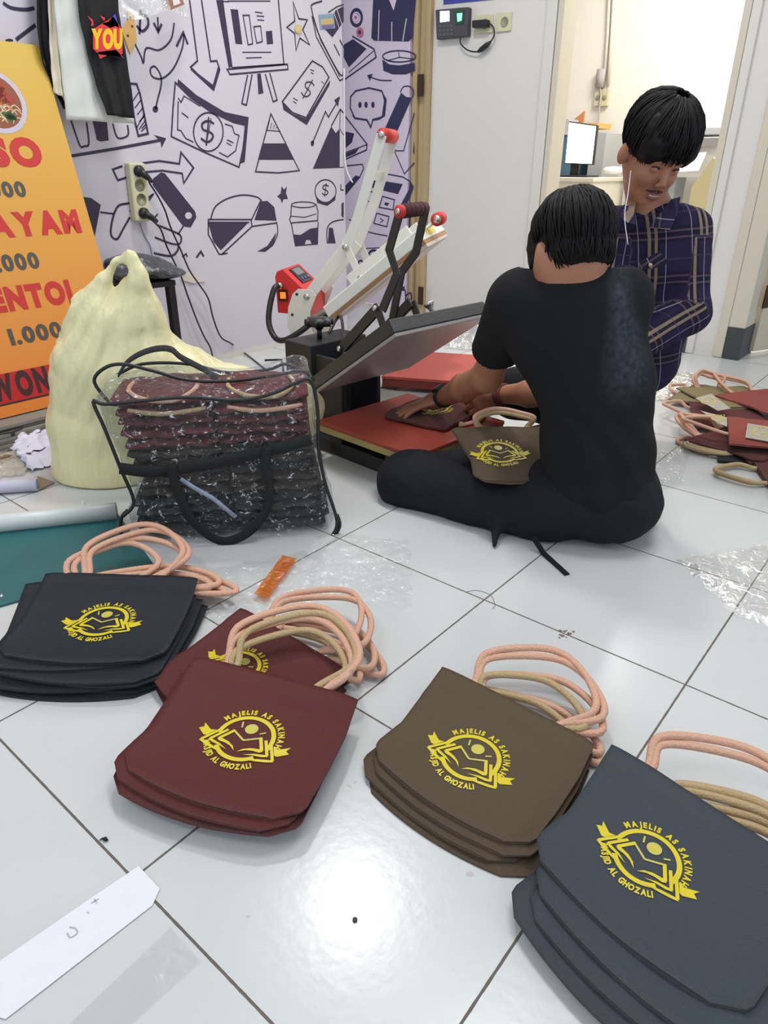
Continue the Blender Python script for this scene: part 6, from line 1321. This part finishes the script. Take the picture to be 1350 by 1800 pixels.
# ------------------------------------------------------------------ fingerprint terminal and sockets on the back wall
YW = 3.2145
def BW(x, y, d=0.): return PY(x, y, YW-d)
def wbox(mb, p, d0, d1):   # px box (tl, tr, br, bl) on the wall, standing out from d0 to d1
    A = [BW(*q, 0) for q in p]; return mb.hexa([A[3]-V3(0, d0, 0), A[2]-V3(0, d0, 0), A[1]-V3(0, d0, 0), A[0]-V3(0, d0, 0), A[3]-V3(0, d1, 0), A[2]-V3(0, d1, 0), A[1]-V3(0, d1, 0), A[0]-V3(0, d1, 0)])
T = [(772, 19), (830, 14), (828, 65), (774, 71)]
fr_ = thing('fingerprint_terminal', tuple(BW(800, 42)), 'dark grey fingerprint attendance terminal with lit screen on the back wall', 'fingerprint scanner')
b = MB(); wbox(b, T, 0, .035); b.build('housing', mat('terminal_grey', (66, 64, 68), .5), fr_, smooth=False, bevel=.005)
b = MB(); wbox(b, [(781, 22), (797, 21), (797, 39), (781, 41)], .035, .0365); b.build('screen', mat('lit_screen', (220, 230, 255), .3, emis=(.75, .85, 1, 1), es=2.2), fr_, smooth=False)
b = MB(); wbox(b, [(808, 22), (823, 20), (822, 44), (808, 46)], .035, .038); b.build('finger_window', mat('scanner_glass', (16, 60, 30), .2), fr_, smooth=False)
b = MB(); wbox(b, [(811, 26), (820, 25), (819, 38), (812, 40)], .038, .0385); b.build('green_light', mat('green_led', (40, 255, 110), .3, emis=(.08, 1, .25, 1), es=3.5), fr_, smooth=False)
for r_i in range(3):
    for c_i in range(4): b = MB(); x = 779+c_i*6.5; y = 46+r_i*7-c_i*.4; wbox(b, [(x, y), (x+5, y-.4), (x+5, y+4.4), (x, y+5)], .035, .037); b.build('key', mat('key_grey', (84, 82, 86), .5), fr_, smooth=False)
for pts, lab in (([(838, 27), (868, 25), (867, 57), (838, 60)], 'left cream wall socket holding the black adapter plug'), ([(874, 23), (901, 21), (899, 54), (873, 57)], 'right cream wall socket, empty, beside the doorway')):
    t = thing('wall_socket', tuple(BW(*pts[0])), lab, 'socket'); b = MB(); wbox(b, pts, 0, .009); b.build('face_plate', CRM, t, smooth=False, bevel=.002)
    cx = sum(p[0] for p in pts)/4; cy = sum(p[1] for p in pts)/4; b = MB(); b.lathe([(.021, .0), (.019, .004), (.018, .001), (0, .001)], BW(cx, cy, .009), (0, -1, 0), 20); b.build('socket', SHD, t)
pa = thing('power_adapter', tuple(BW(852, 42, .02)), 'black adapter plug with looped cord below the fingerprint terminal', 'adapter')
b = MB(); wbox(b, [(838, 38), (864, 36), (864, 49), (838, 51)], .010, .045); b.build('plug_body', BLK2, pa, smooth=False, bevel=.004)
b = MB(); b.tube(catmull([BW(*p, .02) for p in ((862, 42), (868, 50), (868, 64), (860, 76), (848, 86), (838, 91), (824, 89), (814, 82), (809, 74), (810, 64))], 6), .0035, 7); b.build('cord', BLK2, pa)
b = MB(); b.tube([BW(862, 74, .022), BW(856, 79, .022), BW(846, 87, .022), BW(840, 91, .022)], [.006, .012, .012, .006], 10); b.build('cord_joint', BLK2, pa)
b = MB(); wbox(b, [(780, -60), (872, -66), (870, -1), (780, 8)], .001, .003); tag(b.build('notice', mat('blue_notice', (56, 60, 150), .5), None, smooth=False, loc=tuple(BW(800, 0))), 'blue notice sheet above the fingerprint terminal, only its lower edge in view', 'notice')
# ------------------------------------------------------------------ store room seen through the doorway
YB_ = 5.4985
def QB(x, y, Y=YB_): return PY(x, y, Y)
b = MB()
for xx in (1074, 1083): b.tube([QB(xx, -80, 5.488), QB(xx-6-(xx-1074)*.2, 60, 5.488), QB(1061 if xx == 1074 else 1069, 150, 5.488)], .012, 8)
tag(b.build('cable_conduit', mat('conduit_cream', (216, 210, 196), .6), None, loc=tuple(QB(1070, 60))), 'pair of thin cream conduits running down the store room wall', 'conduit')
for x, lab in ((1052, 'left cream socket of the pair under the conduits in the store room'), (1064, 'right cream socket of the pair under the conduits in the store room')):
    t = thing('wall_socket', tuple(QB(x, 172)), lab, 'socket'); b = MB(); c = QB(x, 172, 5.485); b.box(c, (.055, .03, .11)); b.build('face_plate', CRM, t, smooth=False, bevel=.004); b = MB(); b.lathe([(.018, 0), (.016, .004), (0, .002)], c-V3(0, .015, 0), (0, -1, 0), 14); b.build('socket', SHD, t)
b = MB(); b.tube(catmull([QB(*p, 5.46) for p in ((1050, 130), (1056, 136), (1054, 150), (1056, 165), (1053, 200), (1051, 240))], 5), .006, 6); b.box(QB(1056, 138, 5.47), (.06, .04, .12)); tag(b.build('hanging_adapter', mat('grey_adapter', (180, 176, 172), .6), None, loc=tuple(QB(1053, 140))), 'grey adapter with a cord hanging above the store room sockets', 'adapter')
dkz = PY(1020, 307, 4.6)[2]
DY = 4.45
dx0 = PY(945, 310, DY)[0]-.15; dx1 = PY(1044, 310, DY)[0]
zt2 = PY(1000, 312, DY)[2]
ds = thing('desk', ((dx0+dx1)/2, DY+.3, 0), 'cream desk with a monitor on it behind the doorway', 'desk')
CRD = mat('cream_laminate', (214, 208, 192), .5)
b = MB(); b.bb((dx0, DY, zt2-.025), (dx1, DY+.55, zt2)); b.build('desk_top', CRD, ds, smooth=False, bevel=.003)
b = MB(); b.bb((dx0+.02, DY+.02, .08), (dx1-.02, DY+.04, zt2-.025)); b.build('modesty_panel', CRD, ds, smooth=False)
for x in (dx0+.01, dx1-.03): b = MB(); b.bb((x, DY+.01, 0), (x+.022, DY+.53, zt2-.025)); b.build('side_panel', CRD, ds, smooth=False)
b = MB(); b.bb((dx1-.03, DY+.002, zt2-.09), (dx1-.012, DY+.012, zt2-.07)); b.build('knob', mat('dark_knob', (60, 50, 46), .5), ds, smooth=False)
# monitor
MY = 4.62
m0 = [PY(*p, MY) for p in ((999, 213), (1049, 220), (1041, 290), (992, 288))]
mo = thing('monitor', tuple((m0[0]+m0[2])/2*V3(1, 1, 0)+Z*zt2), 'computer monitor with a bright white screen on the store room desk', 'monitor')
b = MB(); b.plate([p+V3(0, .02, 0) for p in m0], (0, -1, 0), .03); b.build('monitor_case', BLK2, mo, smooth=False, bevel=.002)
ctr = sum(m0)/4; b = MB(); b.plate([ctr+(p-ctr)*.94+V3(0, .003, 0) for p in m0], (0, -1, 0), .002); b.build('screen', mat('white_screen', (255, 255, 255), .3, emis=(1, .98, .94, 1), es=3.), mo, smooth=False)
b = MB(); q_ = PY(1012, 292, MY+.06); b.bb((q_[0]-.03, MY+.045, zt2+.01), (q_[0]+.03, MY+.07, ctr[2])); b.build('stand_neck', BLK2, mo, smooth=False); b = MB(); b.bb((q_[0]-.09, MY-.03, zt2), (q_[0]+.13, MY+.16, zt2+.012)); b.build('stand_foot', BLK2, mo, smooth=False, bevel=.003)
def slab(name, p, Y, th, m, lab, cat): b = MB(); A = [PY(*q, Y) for q in p]; b.plate([a+V3(0, th/2, 0) for a in A], (0, -1, 0), th); return tag(b.build(name, m, None, smooth=False, loc=tuple(A[0])), lab, cat)
def cab(name, p0, p1, Y, dep, m, lab, cat, z0=None, zero=True):
    A = PY(*p0, Y); B = PY(*p1, Y); t = thing(name, ((A[0]+B[0])/2, Y+dep/2, 0 if zero else B[2]), lab, cat); b = MB(); b.bb((A[0], Y, 0 if zero else B[2]), (B[0], Y+dep, A[2])); b.build('body', m, t, smooth=False, bevel=.004); return t
t = cab('storage_cabinet', (958, 238), (998, 300), 5.05, .35, mat('steel_blue_cabinet', (74, 108, 132), .5), 'steel blue cabinet left of the monitor in the store room', 'cabinet')
A = PY(958, 238, 5.05); B = PY(998, 238, 5.05); b = MB(); b.bb((A[0], 5.04, A[2]), (B[0], 5.4, A[2]+.10)); b.build('cabinet_top', mat('cabinet_grey', (190, 190, 198), .5), t, smooth=False)
t2 = cab('storage_cabinet', (1040, 233), (1058, 303), 5.15, .30, mat('grey_cabinet', (176, 176, 176), .5), 'light grey cabinet right of the monitor in the store room', 'cabinet')
A = PY(968, 219, 5.1); B = PY(1002, 213, 5.1); b = MB(); b.bb((A[0]-.1, 5.06, A[2]), (B[0], 5.35, B[2]+.0)); tag(b.build('binder', mat('pink_red_binder', (206, 84, 100), .5), None, smooth=False, loc=tuple(A)), 'flat red binder lying on the blue cabinet', 'binder')
A = PY(1022, 226, 5.17); B = PY(1052, 216, 5.17); b = MB(); b.bb((A[0], 5.16, A[2]), (B[0], 5.4, B[2])); tag(b.build('folder', mat('amber_folder', (222, 170, 84), .5), None, smooth=False, loc=tuple(A)), 'amber folder lying on the grey cabinet', 'folder')
slab('cardboard_sheet', [(1004, 214), (1027, 195), (1025, 216)], 5.2, .02, mat('orange_cardboard', (196, 132, 86), .7), 'orange brown cardboard piece propped above the monitor', 'cardboard')
# second desk, plotter, partition
t = thing('table', tuple(PY(1075, 306, 4.9)*V3(1, 1, 0)), 'pale table behind the man in the plaid shirt', 'table')
A = PY(1046, 306, 4.9); A[0] = max(A[0], dx1+.03); B = PY(1125, 309, 4.9); b = MB(); b.bb((A[0], 4.9, A[2]-.10), (B[0], 5.3, A[2])); b.build('table_top', CRD, t, smooth=False, bevel=.003); b = MB(); b.bb((A[0], 4.95, 0), (A[0]+.04, 5.25, A[2]-.1)); b.build('side_panel', CRD, t, smooth=False); b = MB(); b.bb((B[0]-.04, 4.95, 0), (B[0], 5.25, A[2]-.1)); b.build('side_panel', CRD, t, smooth=False)
b = MB(); c = PY(1078, 304, 5.0); s_ = [(0, 0), (.07, 0), (.085, .02), (.06, .045), (0, .05)]; b.lathe(s_, c*V3(1, 1, 0)+Z*A[2], n=18); tag(b.build('white_bowl', mat('white_plastic', (230, 228, 222), .4), None, loc=tuple(c)), 'small white rounded object on the pale table', 'container')
t = thing('plotter', tuple(PY(1215, 300, 5.0)*V3(1, 1, 0)), 'wide white and grey plotter behind the plaid shirted man, right side of doorway', 'printer')
A = PY(1165, 262, 5.0); B = PY(1262, 262, 5.0); b = MB(); b.bb((A[0], 5.05, PY(1200, 312, 5.0)[2]), (B[0], 5.4, A[2]+.06)); b.build('printer_body', mat('plotter_white', (226, 224, 218), .5), t, smooth=False, bevel=.01)
b = MB(); z_ = PY(1230, 238, 5.0)[2]; b.bb((A[0], 4.98, z_), (B[0], 5.3, z_+.045)); b.build('top_cover', mat('plotter_grey', (168, 172, 178), .5), t, smooth=False, bevel=.006)
b = MB(); z2 = PY(1230, 252, 5.0)[2]; b.bb((A[0], 4.97, z2-.02), (B[0], 5.02, z2+.03)); b.build('rail', mat('rail_dark', (128, 126, 124), .5), t, smooth=False)
b = MB(); b.plate([PY(1168, 272, 4.96), PY(1242, 268, 4.96), PY(1228, 300, 4.80), PY(1160, 304, 4.80)], (0, -.5, 1), .003); b.build('paper_sheet', mat('white_sheet', (240, 240, 238), .6), t, smooth=False)
for x in (A[0]+.06, B[0]-.06): b = MB(); b.bb((x-.03, 5.1, 0), (x+.03, 5.3, PY(1200, 312, 5.0)[2])); b.build('leg', mat('plotter_grey', (168, 172, 178), .5), t, smooth=False)
pp = [PY(*q_, 4.3) for q_ in ((1214, 330), (1252, 276), (1262, 290), (1262, 365), (1214, 365))]
b = MB(); P = [np.array(p)+V3(0, .03, 0) for p in pp]; P[3][2] = 0; P[4][2] = 0; b.plate(P, (0, -1, 0), .03); tag(b.build('partition_panel', mat('khaki_panel', (196, 184, 140), .6), None, smooth=False, loc=(P[0][0], P[0][1], 0)), 'khaki panel with sloped top edge in the store room, by the right jamb', 'panel')
